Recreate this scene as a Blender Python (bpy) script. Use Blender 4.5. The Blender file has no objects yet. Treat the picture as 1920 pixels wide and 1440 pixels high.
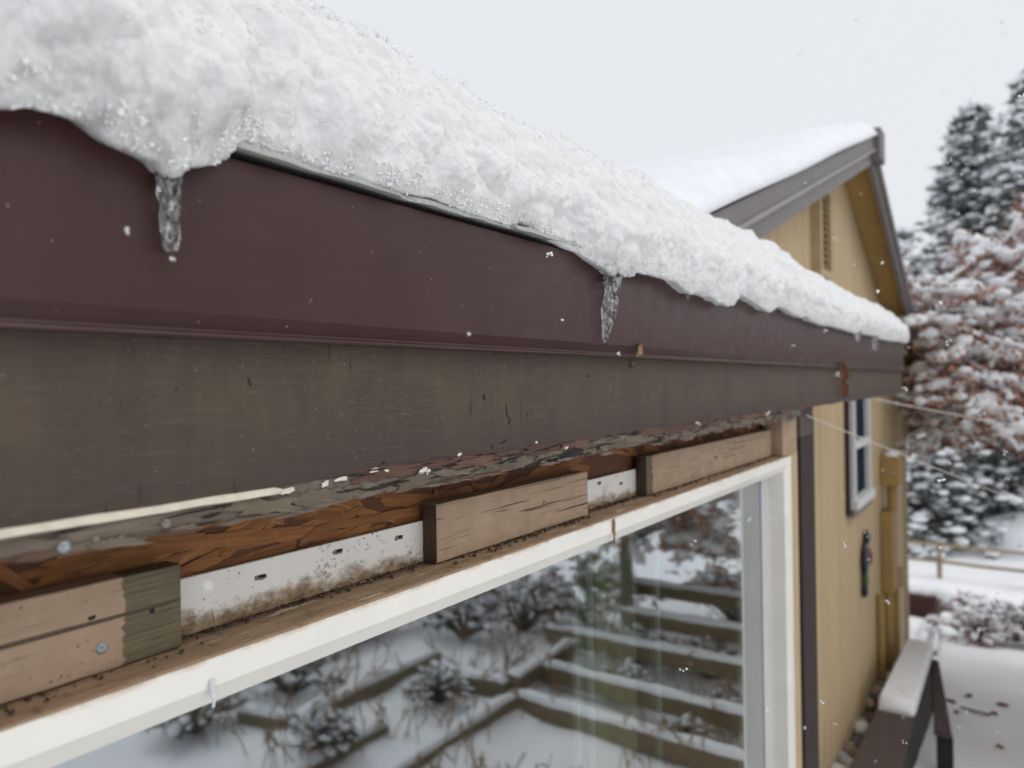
import bpy, bmesh, math, random
import numpy as np
from mathutils import Vector, Matrix, Euler

random.seed(7); rng = np.random.default_rng(7)
S = bpy.context.scene
C = S.collection
LIFT = 3.2          # everything is drafted with the lens at height 0 and lifted onto the ground at the end

# ------------------------------------------------------------------ camera
YAW = math.atan(951 / 1330.0); ROLL = -0.016
cam_d = bpy.data.cameras.new('camera'); cam = bpy.data.objects.new('camera', cam_d); C.objects.link(cam)
fwd = Vector((-math.sin(YAW), math.cos(YAW), 0)); r0 = Vector((math.cos(YAW), math.sin(YAW), 0)); zz = Vector((0, 0, 1))
rt = r0 * math.cos(ROLL) + zz * math.sin(ROLL); up = -r0 * math.sin(ROLL) + zz * math.cos(ROLL)
cam.matrix_world = Matrix(((rt.x, up.x, -fwd.x, 0.6), (rt.y, up.y, -fwd.y, 0), (rt.z, up.z, -fwd.z, LIFT), (0, 0, 0, 1)))
cam_d.sensor_width = 36; cam_d.lens = 36 * 1330 / 1920.0
cam_d.clip_start = 0.02; cam_d.clip_end = 2000
cam_d.dof.use_dof = True; cam_d.dof.focus_distance = 0.98; cam_d.dof.aperture_fstop = 3.3
S.camera = cam

# ------------------------------------------------------------------ sky, sun, exposure
SUN_EL, SUN_AZ = math.radians(52), math.radians(70)
W = bpy.data.worlds.new('World'); S.world = W; W.use_nodes = True
wn = W.node_tree; wn.nodes.clear()
sky = wn.nodes.new('ShaderNodeTexSky'); sky.sky_type = 'NISHITA'; sky.sun_disc = False
sky.sun_elevation = SUN_EL; sky.sun_rotation = SUN_AZ; sky.dust_density = 4.0; sky.air_density = 1.0
hs = wn.nodes.new('ShaderNodeHueSaturation'); hs.inputs['Saturation'].default_value = 0.25
bg1 = wn.nodes.new('ShaderNodeBackground'); bg1.inputs['Strength'].default_value = 0.06
bg2 = wn.nodes.new('ShaderNodeBackground'); bg2.inputs['Color'].default_value = (0.845, 0.868, 0.91, 1); bg2.inputs['Strength'].default_value = 1.0
mx = wn.nodes.new('ShaderNodeMixShader'); mx.inputs[0].default_value = 0.93
wo = wn.nodes.new('ShaderNodeOutputWorld')
wn.links.new(sky.outputs[0], hs.inputs['Color']); wn.links.new(hs.outputs[0], bg1.inputs[0])
wn.links.new(bg1.outputs[0], mx.inputs[1]); wn.links.new(bg2.outputs[0], mx.inputs[2]); wn.links.new(mx.outputs[0], wo.inputs[0])
sd = bpy.data.lights.new('sun', 'SUN'); sd.energy = 0.75; sd.angle = math.radians(35); sd.color = (1.0, 0.97, 0.93)
sun = bpy.data.objects.new('sun', sd); C.objects.link(sun)
sdir = Vector((math.cos(SUN_EL) * math.sin(SUN_AZ), math.cos(SUN_EL) * math.cos(SUN_AZ), math.sin(SUN_EL)))
sun.rotation_euler = sdir.to_track_quat('Z', 'Y').to_euler()
S.view_settings.view_transform = 'Standard'; S.view_settings.look = 'None'
S.view_settings.exposure = 0.0; S.view_settings.gamma = 1.0; S.view_settings.use_curve_mapping = False
S.render.engine = 'CYCLES'
S.cycles.use_denoising = True; S.cycles.max_bounces = 9; S.cycles.diffuse_bounces = 5; S.cycles.transparent_max_bounces = 16
S.cycles.caustics_refractive = False; S.cycles.caustics_reflective = False
S.cycles.sample_clamp_indirect = 6

# ------------------------------------------------------------------ noise
_perm = rng.permutation(256).astype(np.int64); _perm = np.concatenate([_perm, _perm, _perm])
_g = rng.normal(size=(256, 3)); _g /= np.linalg.norm(_g, axis=1)[:, None]
def perlin(P):
    P = np.asarray(P, float); i = np.floor(P).astype(np.int64); f = P - i; i &= 255
    w = f * f * f * (f * (f * 6 - 15) + 10); out = np.zeros(len(P))
    for dx in (0, 1):
        for dy in (0, 1):
            for dz in (0, 1):
                h = _perm[_perm[_perm[(i[:, 0] + dx) & 255] + ((i[:, 1] + dy) & 255)] + ((i[:, 2] + dz) & 255)]
                d = ((f - (dx, dy, dz)) * _g[h]).sum(1)
                wt = (w[:, 0] if dx else 1 - w[:, 0]) * (w[:, 1] if dy else 1 - w[:, 1]) * (w[:, 2] if dz else 1 - w[:, 2])
                out += wt * d
    return out * 1.5
def fbm(P, o=3, g=0.5):
    P = np.asarray(P, float); a = 1.0; s = 0; r = np.zeros(len(P))
    for k in range(o):
        r += a * perlin(P * 2 ** k + 17.3 * k); s += a; a *= g
    return r / s
def n1(y, f, seed=0.0):      # one-dimensional noise along y
    y = np.atleast_1d(np.asarray(y, float)); return fbm(np.stack([y * f, np.full_like(y, seed), np.full_like(y, 3.1 * seed + .5)], 1), 3)

# ------------------------------------------------------------------ object helpers
def tag(o, label=None, cat=None, group=None, kind=None):
    if label: o['label'] = label
    if cat: o['category'] = cat
    if group: o['group'] = group
    if kind: o['kind'] = kind
    return o
def thing(name, label, cat, loc=(0, 0, 0), group=None):
    o = bpy.data.objects.new(name, None); C.objects.link(o); o.location = loc; o.empty_display_size = .1
    return tag(o, label, cat, group)
def adopt(o, parent):
    if parent is not None:
        o.parent = parent
        if parent.parent is None: o.matrix_parent_inverse = Matrix.Translation(-Vector(parent.location))
    return o
def link(name, me, m, parent=None, smooth=None):
    if m is not None and not me.materials: me.materials.append(m)
    if smooth is not None:
        me.shade_smooth()
        if smooth < 180: me.set_sharp_from_angle(angle=math.radians(smooth))
    o = bpy.data.objects.new(name, me); C.objects.link(o)
    return adopt(o, parent)
def mesh(name, V, Fc):
    me = bpy.data.meshes.new(name); me.from_pydata([tuple(v) for v in V], [], Fc); me.update(); return me
def fastmesh(name, V, Fa):            # numpy arrays, all faces with the same corner count
    V = np.asarray(V, np.float32); Fa = np.asarray(Fa, np.int32); n, k = Fa.shape
    me = bpy.data.meshes.new(name); me.vertices.add(len(V)); me.vertices.foreach_set('co', V.ravel())
    me.loops.add(n * k); me.loops.foreach_set('vertex_index', Fa.ravel())
    me.polygons.add(n); me.polygons.foreach_set('loop_start', np.arange(0, n * k, k, dtype=np.int32))
    me.update(calc_edges=True); return me
def box_me(name, x0, x1, y0, y1, z0, z1, bev=0.0, seg=1):
    bm = bmesh.new(); bmesh.ops.create_cube(bm, size=1)
    for v in bm.verts: v.co = Vector(((x0 + x1) / 2 + v.co.x * (x1 - x0), (y0 + y1) / 2 + v.co.y * (y1 - y0), (z0 + z1) / 2 + v.co.z * (z1 - z0)))
    if bev: bmesh.ops.bevel(bm, geom=list(bm.edges), offset=bev, segments=seg, affect='EDGES')
    me = bpy.data.meshes.new(name); bm.to_mesh(me); bm.free(); return me
def box(name, b, m, parent=None, bev=0.0):
    return link(name, box_me(name, *b, bev), m, parent)
def loft_me(name, secs, closed=True, caps=True):
    n = len(secs[0]); V = [p for s in secs for p in s]; Fc = []
    for i in range(len(secs) - 1):
        for k in range(n if closed else n - 1):
            k2 = (k + 1) % n; Fc.append((i * n + k, i * n + k2, (i + 1) * n + k2, (i + 1) * n + k))
    if caps and closed:
        Fc.append(tuple(range(n))[::-1]); Fc.append(tuple((len(secs) - 1) * n + k for k in range(n)))
    me = mesh(name, V, Fc); bm = bmesh.new(); bm.from_mesh(me); bmesh.ops.recalc_face_normals(bm, faces=bm.faces); bm.to_mesh(me); bm.free(); return me
def ysec(profile, ys): return [[(x, y, z) for x, z in profile] for y in ys]
def tube_arr(pts, rad, sides=7, cap=True):
    pts = [Vector(p) for p in pts]; V = []; Fc = []; prev = None
    for i, p in enumerate(pts):
        t = (pts[min(i + 1, len(pts) - 1)] - pts[max(i - 1, 0)]).normalized()
        a = t.cross(Vector((0.31, 0.17, 0.93))) if prev is None else prev - t * prev.dot(t)
        if a.length < 1e-6: a = t.orthogonal()
        a.normalize(); prev = a; b = t.cross(a); r = rad[i] if hasattr(rad, '__len__') else rad
        for k in range(sides):
            w = 2 * math.pi * k / sides; V.append(p + (a * math.cos(w) + b * math.sin(w)) * r)
    for i in range(len(pts) - 1):
        for k in range(sides):
            k2 = (k + 1) % sides; Fc.append((i * sides + k, i * sides + k2, (i + 1) * sides + k2, (i + 1) * sides + k))
    if cap: Fc.append(tuple(range(sides))[::-1]); Fc.append(tuple((len(pts) - 1) * sides + k for k in range(sides)))
    return V, Fc
class MB:                             # gathers shapes for ONE mesh
    def __init__(s): s.V = []; s.F = []
    def add(s, V, Fc): b = len(s.V); s.V += [tuple(v) for v in V]; s.F += [tuple(i + b for i in f) for f in Fc]; return s
    def tube(s, pts, rad, sides=7): return s.add(*tube_arr(pts, rad, sides))
    def box(s, x0, x1, y0, y1, z0, z1):
        V = [(x, y, z) for x in (x0, x1) for y in (y0, y1) for z in (z0, z1)]
        return s.add(V, [(0, 1, 3, 2), (4, 6, 7, 5), (0, 4, 5, 1), (2, 3, 7, 6), (0, 2, 6, 4), (1, 5, 7, 3)])
    def build(s, name, m, parent=None, smooth=None): return link(name, mesh(name, s.V, s.F), m, parent, smooth)
def tube(name, pts, rad, m, parent=None, sides=10): return MB().tube(pts, rad, sides).build(name, m, parent, 60)
def ico(sub):
    bm = bmesh.new(); bmesh.ops.create_icosphere(bm, subdivisions=sub, radius=1)
    V = np.array([v.co[:] for v in bm.verts]); Fc = np.array([[v.index for v in f.verts] for f in bm.faces]); bm.free(); return V, Fc
ICO1 = ico(1); ICO2 = ico(2); ICO3 = ico(3)
def blobs(centers, radii, squash=0.7, sub=1, jit=0.18):
    V0, F0 = {1: ICO1, 2: ICO2, 3: ICO3}[sub]; n = len(centers); c = np.asarray(centers, float); r = np.asarray(radii, float)
    V = V0[None] * r[:, None, None] * (1 + rng.normal(0, jit, (n, len(V0), 1))); V[:, :, 2] *= squash
    V = V + c[:, None]; Fa = F0[None] + (np.arange(n) * len(V0))[:, None, None]
    return V.reshape(-1, 3), Fa.reshape(-1, 3)
def chip_me(name, w, h, t, seed, n=14, rough=.22, elong=True):   # jagged little plate in the y-z plane, t thick towards +x
    R = random.Random(seed); out = []
    for k in range(n):
        a = 2 * math.pi * k / n; q = 1 + R.uniform(-rough, rough)
        cy, cz = math.cos(a), math.sin(a); m_ = max(abs(cy), abs(cz)) ** .75
        out.append((cy / m_ * w / 2 * q, cz / m_ * h / 2 * (1 + R.uniform(-rough, rough))))
    V = [(0, y, z) for y, z in out] + [(t * R.uniform(.7, 1.1), y * .96, z * .94) for y, z in out]
    Fc = [tuple(range(n))[::-1], tuple(range(n, 2 * n))] + [(k, (k + 1) % n, n + (k + 1) % n, n + k) for k in range(n)]
    return mesh(name, V, Fc)

# ------------------------------------------------------------------ material helper
class NT:
    def __init__(s, name):
        s.m = bpy.data.materials.new(name); s.m.use_nodes = True; s.t = s.m.node_tree; s.t.nodes.clear()
        s.out = s.n('ShaderNodeOutputMaterial'); s.co = s.n('ShaderNodeTexCoord').outputs['Object']
    def n(s, ty): return s.t.nodes.new(ty)
    def put(s, sock, v):
        if v is None: return
        if hasattr(v, 'node'): s.t.links.new(v, sock)
        else:
            if isinstance(v, (tuple, list)) and len(v) == 3 and sock.type == 'RGBA': v = (*v, 1)
            sock.default_value = v
    def map(s, sc=(1, 1, 1), rot=(0, 0, 0), loc=(0, 0, 0), vec=None):
        q = s.n('ShaderNodeMapping'); q.inputs['Scale'].default_value = sc; q.inputs['Rotation'].default_value = rot; q.inputs['Location'].default_value = loc
        s.put(q.inputs['Vector'], vec or s.co); return q.outputs[0]
    def noise(s, scale, detail=4, rough=.55, vec=None, dist=0.0):
        q = s.n('ShaderNodeTexNoise'); q.inputs['Scale'].default_value = scale; q.inputs['Detail'].default_value = detail
        q.inputs['Roughness'].default_value = rough; q.inputs['Distortion'].default_value = dist; s.put(q.inputs['Vector'], vec or s.co); return q.outputs['Fac']
    def vor(s, scale, vec=None, feat='F1', rnd=1.0):
        q = s.n('ShaderNodeTexVoronoi'); q.feature = feat; q.inputs['Scale'].default_value = scale; q.inputs['Randomness'].default_value = rnd
        s.put(q.inputs['Vector'], vec or s.co); return q.outputs
    def ramp(s, fac, a, b, lo=0.0, hi=1.0):     # linear step a..b -> lo..hi
        q = s.n('ShaderNodeMapRange'); q.clamp = True; s.put(q.inputs[0], fac)
        for i, v in enumerate((a, b, lo, hi)): q.inputs[i + 1].default_value = v
        return q.outputs[0]
    def math(s, op, a, b=None):
        q = s.n('ShaderNodeMath'); q.operation = op; s.put(q.inputs[0], a); s.put(q.inputs[1], b); return q.outputs[0]
    def mix(s, f, a, b, mode='MIX'):
        q = s.n('ShaderNodeMix'); q.data_type = 'RGBA'; q.blend_type = mode; s.put(q.inputs[0], f); s.put(q.inputs[6], a); s.put(q.inputs[7], b); return q.outputs[2]
    def sep(s, vec=None):
        q = s.n('ShaderNodeSeparateXYZ'); s.put(q.inputs[0], vec or s.co); return q.outputs
    def rand(s): return s.n('ShaderNodeObjectInfo').outputs['Random']
    def bump(s, h, strength=.5, dist=.002, nrm=None):
        q = s.n('ShaderNodeBump'); q.inputs['Strength'].default_value = strength; q.inputs['Distance'].default_value = dist; s.put(q.inputs['Height'], h); s.put(q.inputs['Normal'], nrm); return q.outputs[0]
    def bsdf(s, color, rough=.6, normal=None, **kw):
        q = s.n('ShaderNodeBsdfPrincipled'); s.put(q.inputs['Base Color'], color); s.put(q.inputs['Roughness'], rough); s.put(q.inputs['Normal'], normal)
        for k, v in kw.items(): s.put(q.inputs[k.replace('_', ' ')], v)
        s.t.links.new(q.outputs[0], s.out.inputs[0]); s.p = q; return s.m
def simple(name, col, rough=.6, var=.25, scale=30, bump=.2, bd=.001, **kw):
    t = NT(name); f = t.noise(scale, 5)
    dk = tuple(c * (1 - var) for c in col); lt = tuple(min(1, c * (1 + var)) for c in col)
    return t.bsdf(t.mix(t.ramp(f, .3, .7), dk, lt), rough, t.bump(f, bump, bd) if bump else None, **kw)

M = {}
# snow on the eave: white crust, wet grey ice along its drip edge (attribute 'wet')
t = NT('snow_crust'); at = t.n('ShaderNodeAttribute'); at.attribute_name = 'wet'; wet = at.outputs['Fac']
fine = t.noise(600, 4, .7); mid = t.noise(60, 4, .6)
col = t.mix(t.ramp(mid, .35, .7), (.765, .762, .757), (.85, .847, .842))
col = t.mix(wet, col, t.mix(t.ramp(t.noise(45, 5, .7), .35, .65), (.42, .42, .42), (.82, .82, .81)))
M['snow'] = t.bsdf(col, t.ramp(wet, 0, 1, .75, .22), t.bump(fine, .38, .0016),
                   Subsurface_Weight=.4, Subsurface_Radius=(1.0, 1.0, 1.0), Subsurface_Scale=.006, Specular_IOR_Level=.4)
t = NT('snow_grain'); M['grain'] = t.bsdf((.94, .94, .935), .7, None, Specular_IOR_Level=.2)
t = NT('snow_ground'); a = t.noise(.9, 5); b = t.noise(14, 4)
M['gsnow'] = t.bsdf(t.mix(t.ramp(a, .3, .7), (.87, .88, .90), (.93, .935, .94)), .75, t.bump(t.math('ADD', a, t.math('MULTIPLY', b, .2)), .6, .06))
M['far_snow'] = simple('snow_clump', (.85, .865, .89), .8, .05, 9, .4, .02)
t = NT('clear_ice'); f = t.noise(130, 3); bub = t.noise(1, 4, .7, t.map((260, 260, 70)), .8)
M['ice'] = t.bsdf((.98, .985, .99), t.ramp(t.noise(90, 3), .6, .8, .0, .1), t.bump(f, .5, .003), Transmission_Weight=t.ramp(bub, .46, .66, 1.0, .45), IOR=1.31)
# brown sheet metal
t = NT('brown_metal'); f = t.noise(7, 4); sp = t.vor(75)['Distance']; keep = t.noise(19, 2)
speck = t.math('MULTIPLY', t.ramp(sp, .03, .07, 1, 0), t.ramp(keep, .50, .56)); dsp = t.ramp(t.vor(48, t.map(loc=(3, 1, 2)))['Distance'], .025, .06, 1, 0)
col = t.mix(t.ramp(f, .3, .7), (.046, .0170, .0150), (.056, .0225, .0200))
smear = t.noise(1, 5, .6, t.map((3, 9, 55)))
col = t.mix(t.ramp(smear,   .52, .8, 0, .09), col, (.13, .09, .08))
col = t.mix(t.math('MULTIPLY', dsp, t.ramp(t.noise(15, 2, .5, t.map(loc=(5, 5, 5))), .55, .6)), col, (.01, .008, .008))
run = t.math('MULTIPLY', t.ramp(t.noise(1, 4, .6, t.map((1, 36, 2.2)), .6), .55, .75), t.ramp(t.noise(6, 3), .4, .65)); col = t.mix(t.math('MULTIPLY', run, .12), col, (.12, .09, .085))
col = t.mix(t.math('MULTIPLY', speck, .8), col, (.5, .48, .45))
M['metal'] = t.bsdf(col, t.ramp(t.noise(25, 5), .3, .7,   .30, .44), t.bump(t.math('ADD', t.noise(500, 2), t.math('MULTIPLY', t.noise(4, 2), 6)), .12, .0006), Specular_IOR_Level=.34)
M['black'] = simple('black_felt', (.012, .012, .013), .8, .3, 60)
# weathered brown paint of the wide board
t = NT('brown_paint'); x, y, z = t.sep()
streak = t.noise(1, 6, .7, t.map((1, 27, 5.5)), 1.5); scr = t.noise(1, 4, .7, t.map((1, 7, 330))); blot = t.noise(9, 5, .6)
col = t.mix(t.ramp(blot, .40, .60), (.080, .056, .043), (.096, .071, .048))
col = t.mix(t.ramp(streak, .42, .62, 0, .28), col, (.042, .029, .022))
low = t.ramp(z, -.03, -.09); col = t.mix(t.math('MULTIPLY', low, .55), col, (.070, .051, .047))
col = t.mix(t.ramp(scr, .55, .75, 0, .5), col, (.15, .118, .082))
scuff = t.math('MULTIPLY', t.ramp(t.noise(170, 5, .75, t.map((1, .8, 1.3)), 1.2), .54, .64), t.ramp(t.noise(13, 3, .6), .42, .58)); scuff = t.math('MULTIPLY', scuff, t.ramp(z, -.085, -.04))
col = t.mix(t.math('MULTIPLY', scuff, .75), col, (.25, .205, .145))
vs = t.math('MULTIPLY', t.ramp(t.noise(1, 3, .5, t.map((1, 130, 16))), .64, .7), t.ramp(t.noise(12, 2), .5, .6)); col = t.mix(t.math('MULTIPLY', vs, .8), col, (.018, .013, .011))
spk = t.math('MULTIPLY', t.ramp(t.vor(120)['Distance'], .035, .085, 1, 0), t.ramp(t.noise(33, 2), .55, .6)); col = t.mix(spk, col, (.55, .5, .42))
hl = t.math('MULTIPLY', t.ramp(t.noise(1, 3, .6, t.map((1, 26, 520), rot=(-.16, 0, 0))), .66, .71), t.ramp(t.noise(11, 2), .52, .6)); col = t.mix(t.math('MULTIPLY', hl, .6), col, (.32, .29, .26))
hgt = t.math('ADD', t.math('MULTIPLY', scr, .7), t.math('ADD', scuff, t.math('MULTIPLY', t.noise(1, 4, .6, t.map((1, 25, 220))), 1.2)))
M['board'] = t.bsdf(col, t.ramp(blot, .3, .7, .48, .66), t.bump(hgt, .7, .0014), Specular_IOR_Level=.3)
def wood(name, base, dark, light, crack=(.02, .014, .010), gy=7, gz=150, crk=.66, rough=.75, bs=.7, rnd=False, dirt=None):
    t = NT(name); v = t.map((90, gy, gz)) if not rnd else t.map((90, gy, gz))
    g = t.noise(1, 6, .7, v, .15); c2 = t.noise(1, 4, .6, t.map((30, gy * .55, gz * .42), loc=(0, .3, 1.7)), .3); bl = t.noise(22, 4)
    col = t.mix(t.ramp(g, .35, .65), dark, light); col = t.mix(.5, col, base); col = t.mix(t.ramp(bl, .35, .7, 0, .45), col, dark)
    if rnd: col = t.mix(t.ramp(t.rand(), 0, 1, 0, .75), col, dark)
    ck = t.ramp(c2, crk, crk + .035); col = t.mix(ck, col, crack)
    if dirt:
        dk = t.math('MULTIPLY', t.ramp(t.vor(dirt)['Distance'], .06, .16, 1, 0), t.ramp(t.noise(40, 2), .52, .6)); col = t.mix(dk, col, (.03, .022, .016))
    return t.bsdf(col, rough, t.bump(t.math('SUBTRACT', t.math('MULTIPLY', g, .5), t.math('MULTIPLY', ck, 1.4)), bs, .0022))
M['strip'] = wood('weathered_grey_wood', (.165, .130, .098), (.075, .056, .042), (.27, .22, .17), gy=9, gz=170, crk=.575, bs=.9)
M['redwood'] = wood('bare_red_brown_wood', (.15, .075, .048), (.062, .03, .019), (.25, .14, .095), gy=14, gz=320, crk=.575, bs=.9, rnd=True)
M['olive'] = wood('olive_paint_flake', (.165, .130, .090), (.09, .07, .047), (.23, .185, .13), gy=24, gz=120, crk=.63, bs=.4, rnd=True)
M['white_flake'] = simple('white_paint_flake', (.68, .62, .54), .6, .12, 80, .3)
M['caulk'] = simple('cream_caulk', (.78, .70, .57), .45, .10, 60, .5, .002)
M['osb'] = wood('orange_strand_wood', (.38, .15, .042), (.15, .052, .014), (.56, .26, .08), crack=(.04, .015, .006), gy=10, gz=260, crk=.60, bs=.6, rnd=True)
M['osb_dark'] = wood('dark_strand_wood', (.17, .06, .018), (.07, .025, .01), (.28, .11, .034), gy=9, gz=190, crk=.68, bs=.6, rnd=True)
M['block_end'] = wood('dark_cut_wood', (.07, .038, .022), (.035, .018, .011), (.12, .068, .04), gy=60, gz=14, crk=.62, bs=.6)
def block_mat(name, paint_from, paint_to):       # tan paint between two ragged ends, bare olive wood outside them
    t = NT(name); x, y, z = t.sep()
    c2 = t.noise(1, 5, .6, t.map((20, 2.1, 120), rot=(-.035, 0, 0)), .6); g = t.noise(1, 6, .65, t.map((40, 7, 260))); bl = t.noise(26, 4)
    paint = t.mix(t.ramp(bl, .3, .7), (.35, .24, .152), (.43, .30, .20)); paint = t.mix(t.ramp(g, .5, .75, 0, .35), paint, (.31, .20, .13))
    bare = t.mix(t.ramp(g, .3, .7), (.085, .068, .036), (.19, .155, .085)); bare = t.mix(t.ramp(t.noise(30, 3), .4, .6, 0, .5), bare, (.10, .075, .045))
    rag = t.math('MULTIPLY', t.math('SUBTRACT', t.noise(55, 4, .6, t.map((1, .4, 1))), .5), .03); yy = t.math('ADD', y, rag)
    a = t.ramp(yy, paint_from - .001, paint_from + .001); b = t.ramp(yy, paint_to - .001, paint_to + .001, 1, 0); pk = t.math('MULTIPLY', a, b)
    ck = t.ramp(c2, .63, .655); fine = t.ramp(t.noise(1, 4, .6, t.map((20, 7, 420), loc=(0, 2, 1)), .4), .63, .67)
    col = t.mix(pk, bare, paint); col = t.mix(t.math('MAXIMUM', ck, t.math('MULTIPLY', fine, .5)), col, (.085, .055, .035))
    spk = t.math('MULTIPLY', t.ramp(t.vor(130)['Distance'], .09, .2, 1, 0), t.ramp(t.noise(38, 2), .55, .62)); col = t.mix(t.math('MULTIPLY', spk, .8), col, (.035, .022, .014))
    h = t.math('SUBTRACT', t.math('ADD', t.math('MULTIPLY', pk, .8), t.math('MULTIPLY', g, .35)), t.math('ADD', t.math('MULTIPLY', ck, 1.2), t.math('MULTIPLY', fine, .6)))
    return t.bsdf(col, .68, t.bump(h, .8, .0018))
# white vinyl: clean on the frame, stained on the flange
def vinyl(name, stain):
    t = NT(name); x, y, z = t.sep(); n = t.noise(40, 5, .65)
    col = t.mix(t.ramp(t.noise(9, 4), .4, .7), (.86, .83, .765), (.80, .77, .70))
    if stain:
        edge = t.math('ADD', z, t.math('MULTIPLY', t.math('SUBTRACT', t.noise(12, 7, .75, t.map((1, 1, 1.6))), .5), -.10))
        f = t.ramp(edge, -.254, -.236, 1, 0); br = t.mix(t.ramp(n, .35, .65), (.16, .095, .042), (.42, .30, .17)); col = t.mix(f, col, br)
        sp = t.math('MULTIPLY', t.ramp(t.vor(170)['Distance'], .10, .24, 1, 0), t.ramp(t.noise(26, 3), .5, .58)); col = t.mix(sp, col, (.07, .04, .025))
        return t.bsdf(col, .45, t.bump(t.math('ADD', t.math('MULTIPLY', f, n), t.math('MULTIPLY', sp, .5)), .8, .002))
    rust = t.math('MULTIPLY', t.ramp(z, -.2715, -.2645), t.ramp(t.noise(30, 4), .4, .62)); col = t.mix(t.math('MULTIPLY', rust, .8), col, (.50, .33, .18))
    sp = t.math('MULTIPLY', t.ramp(t.vor(60)['Distance'], .03, .07, 1, 0), t.ramp(t.noise(26, 3), .58, .62)); col = t.mix(sp, col, (.10, .06, .04))
    return t.bsdf(col, .32, t.bump(n, .06, .001), Specular_IOR_Level=.45)
M['vinyl'] = vinyl('white_vinyl', False); M['flange'] = vinyl('stained_white_vinyl', True)
t = NT('dirty_tan_ledge'); x, y, z = t.sep(); n = t.noise(1, 5, .65, t.map((60, 9, 60))); n2 = t.noise(48, 5, .7)
col = t.mix(t.ramp(n, .3, .7), (.22, .135, .075), (.38, .255, .155)); col = t.mix(t.ramp(n2, .55, .7), col, (.12, .075, .045))
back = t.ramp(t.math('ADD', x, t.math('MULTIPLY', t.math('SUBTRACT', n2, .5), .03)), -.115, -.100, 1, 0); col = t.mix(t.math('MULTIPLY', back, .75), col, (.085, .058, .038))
wh = t.ramp(t.noise(1, 4, .6, t.map((120, 14, 10), loc=(1, 1, 1))), .63, .67); col = t.mix(t.math('MULTIPLY', wh, .7), col, (.62, .52, .38))
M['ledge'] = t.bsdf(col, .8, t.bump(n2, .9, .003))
t = NT('window_glass')
lw = t.n('ShaderNodeLayerWeight'); lw.inputs[0].default_value = .5
fr = t.math('ADD', t.math('MULTIPLY', t.math('POWER', lw.outputs['Facing'], 4.0), .75), .37)
tr = t.n('ShaderNodeBsdfTransparent'); tr.inputs[0].default_value = (.88, .93, .91, 1); gl = t.n('ShaderNodeBsdfGlossy'); gl.inputs['Roughness'].default_value = .03; t.put(gl.inputs['Normal'], t.bump(t.noise(3.5, 2), .12, .004)); gl.inputs['Color'].default_value = (.93, .96, 1, 1)
ms = t.n('ShaderNodeMixShader'); t.put(ms.inputs[0], fr); t.t.links.new(tr.outputs[0], ms.inputs[1]); t.t.links.new(gl.outputs[0], ms.inputs[2]); t.t.links.new(ms.outputs[0], t.out.inputs[0]); M['glass'] = t.m
M['nail'] = simple('grey_nail', (.33, .34, .34), .45, .3, 300, .3, .0005, Metallic=.6)
M['rust_nail'] = simple('painted_nail', (.21, .17, .14), .6, .3, 300)
M['hole'] = simple('dark_hole', (.012, .010, .008), .9, .3, 200, 0)
M['crumb'] = simple('dark_crumb', (.055, .038, .026), .9, .5, 200)
M['straw'] = simple('dry_plant', (.26, .16, .085), .8, .4, 150)
M['deadleaf'] = simple('dead_leaf', (.16, .065, .03), .75, .4, 60)
M['shingle'] = simple('pale_shingle', (.42, .43, .40), .85, .2, 220, .5)
M['wall'] = simple('tan_wall', (.47, .36, .215), .75, .08, 12, .15)
t = NT('tan_siding'); x, y, z = t.sep(); st = t.noise(1, 5, .6, t.map((3, 11, 1.3))); gr_ = t.noise(1, 5, .7, t.map((30, 60, 4))); col = t.mix(t.ramp(st, .35, .7), (.56, .42, .24), (.49, .365, .205))
col = t.mix(t.ramp(gr_, .4, .7, 0, .3), col, (.42, .32, .19)); spl = t.math('MULTIPLY', t.ramp(t.math('ADD', z, t.math('MULTIPLY', t.noise(3, 4), .5)), -2.95, -2.3, 1, 0), t.ramp(t.noise(9, 5), .4, .65)); col = t.mix(t.math('MULTIPLY', spl, .5), col, (.30, .235, .155))
M['siding'] = t.bsdf(col, .72, t.bump(gr_, .3, .004))
M['ochre'] = simple('ochre_paint', (.38, .245, .085), .7, .1, 6)
M['taupe'] = simple('taupe_trim', (.175, .155, .152), .55, .1, 8)
M['taupe_lt'] = simple('pale_taupe_trim', (.28, .255, .25), .5, .1, 8)  # paler copy of the trim: highlight along the rake lip painted in
M['dkbrown'] = simple('dark_brown_trim', (.030, .018, .015), .85, .2, 14)
M['darkwood'] = wood('dark_stained_wood', (.085, .062, .056), (.05, .036, .033), (.12, .09, .085), gy=4, gz=40, crk=.7, bs=.4)
M['blackwood'] = simple('black_brown_wood', (.018, .012, .011), .7, .3, 20)  # near black: shade on the bench sides painted into the wood colour
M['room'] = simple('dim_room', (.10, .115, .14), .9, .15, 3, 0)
M['curtain'] = simple('pale_curtain', (.60, .58, .40), .9, .12, 8, .2, .01)
M['mint'] = simple('pale_green_rod', (.80, .90, .84), .5, .15, 12)
M['dglass'] = simple('dark_pane', (.022, .030, .045), .12, .4, 2, 0, Specular_IOR_Level=.0, IOR=1.04)
M['white'] = simple('white_trim', (.66, .66, .66), .5, .05, 10)
M['cable'] = simple('frosted_cable', (.60, .56, .51), .7, .1, 30)
M['bark'] = simple('bark', (.085, .062, .05), .9, .35, 25, .8, .01)
M['needle'] = simple('needle', (.135, .155, .142), .75, .5, 4, 0)  # lightened green: haze over the distant conifers painted into the needles
M['dryneedle'] = simple('olive_needle', (.06, .065, .04), .75, .4, 4, 0)
t = NT('russet_leaf'); M['russet'] = t.bsdf(t.mix(t.ramp(t.noise(6, 3), .3, .7), (.29, .10, .05), (.47, .28, .20)), .7)
M['pinktwig'] = simple('pinkish_twig', (.30, .17, .14), .85, .35, 9)
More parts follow.
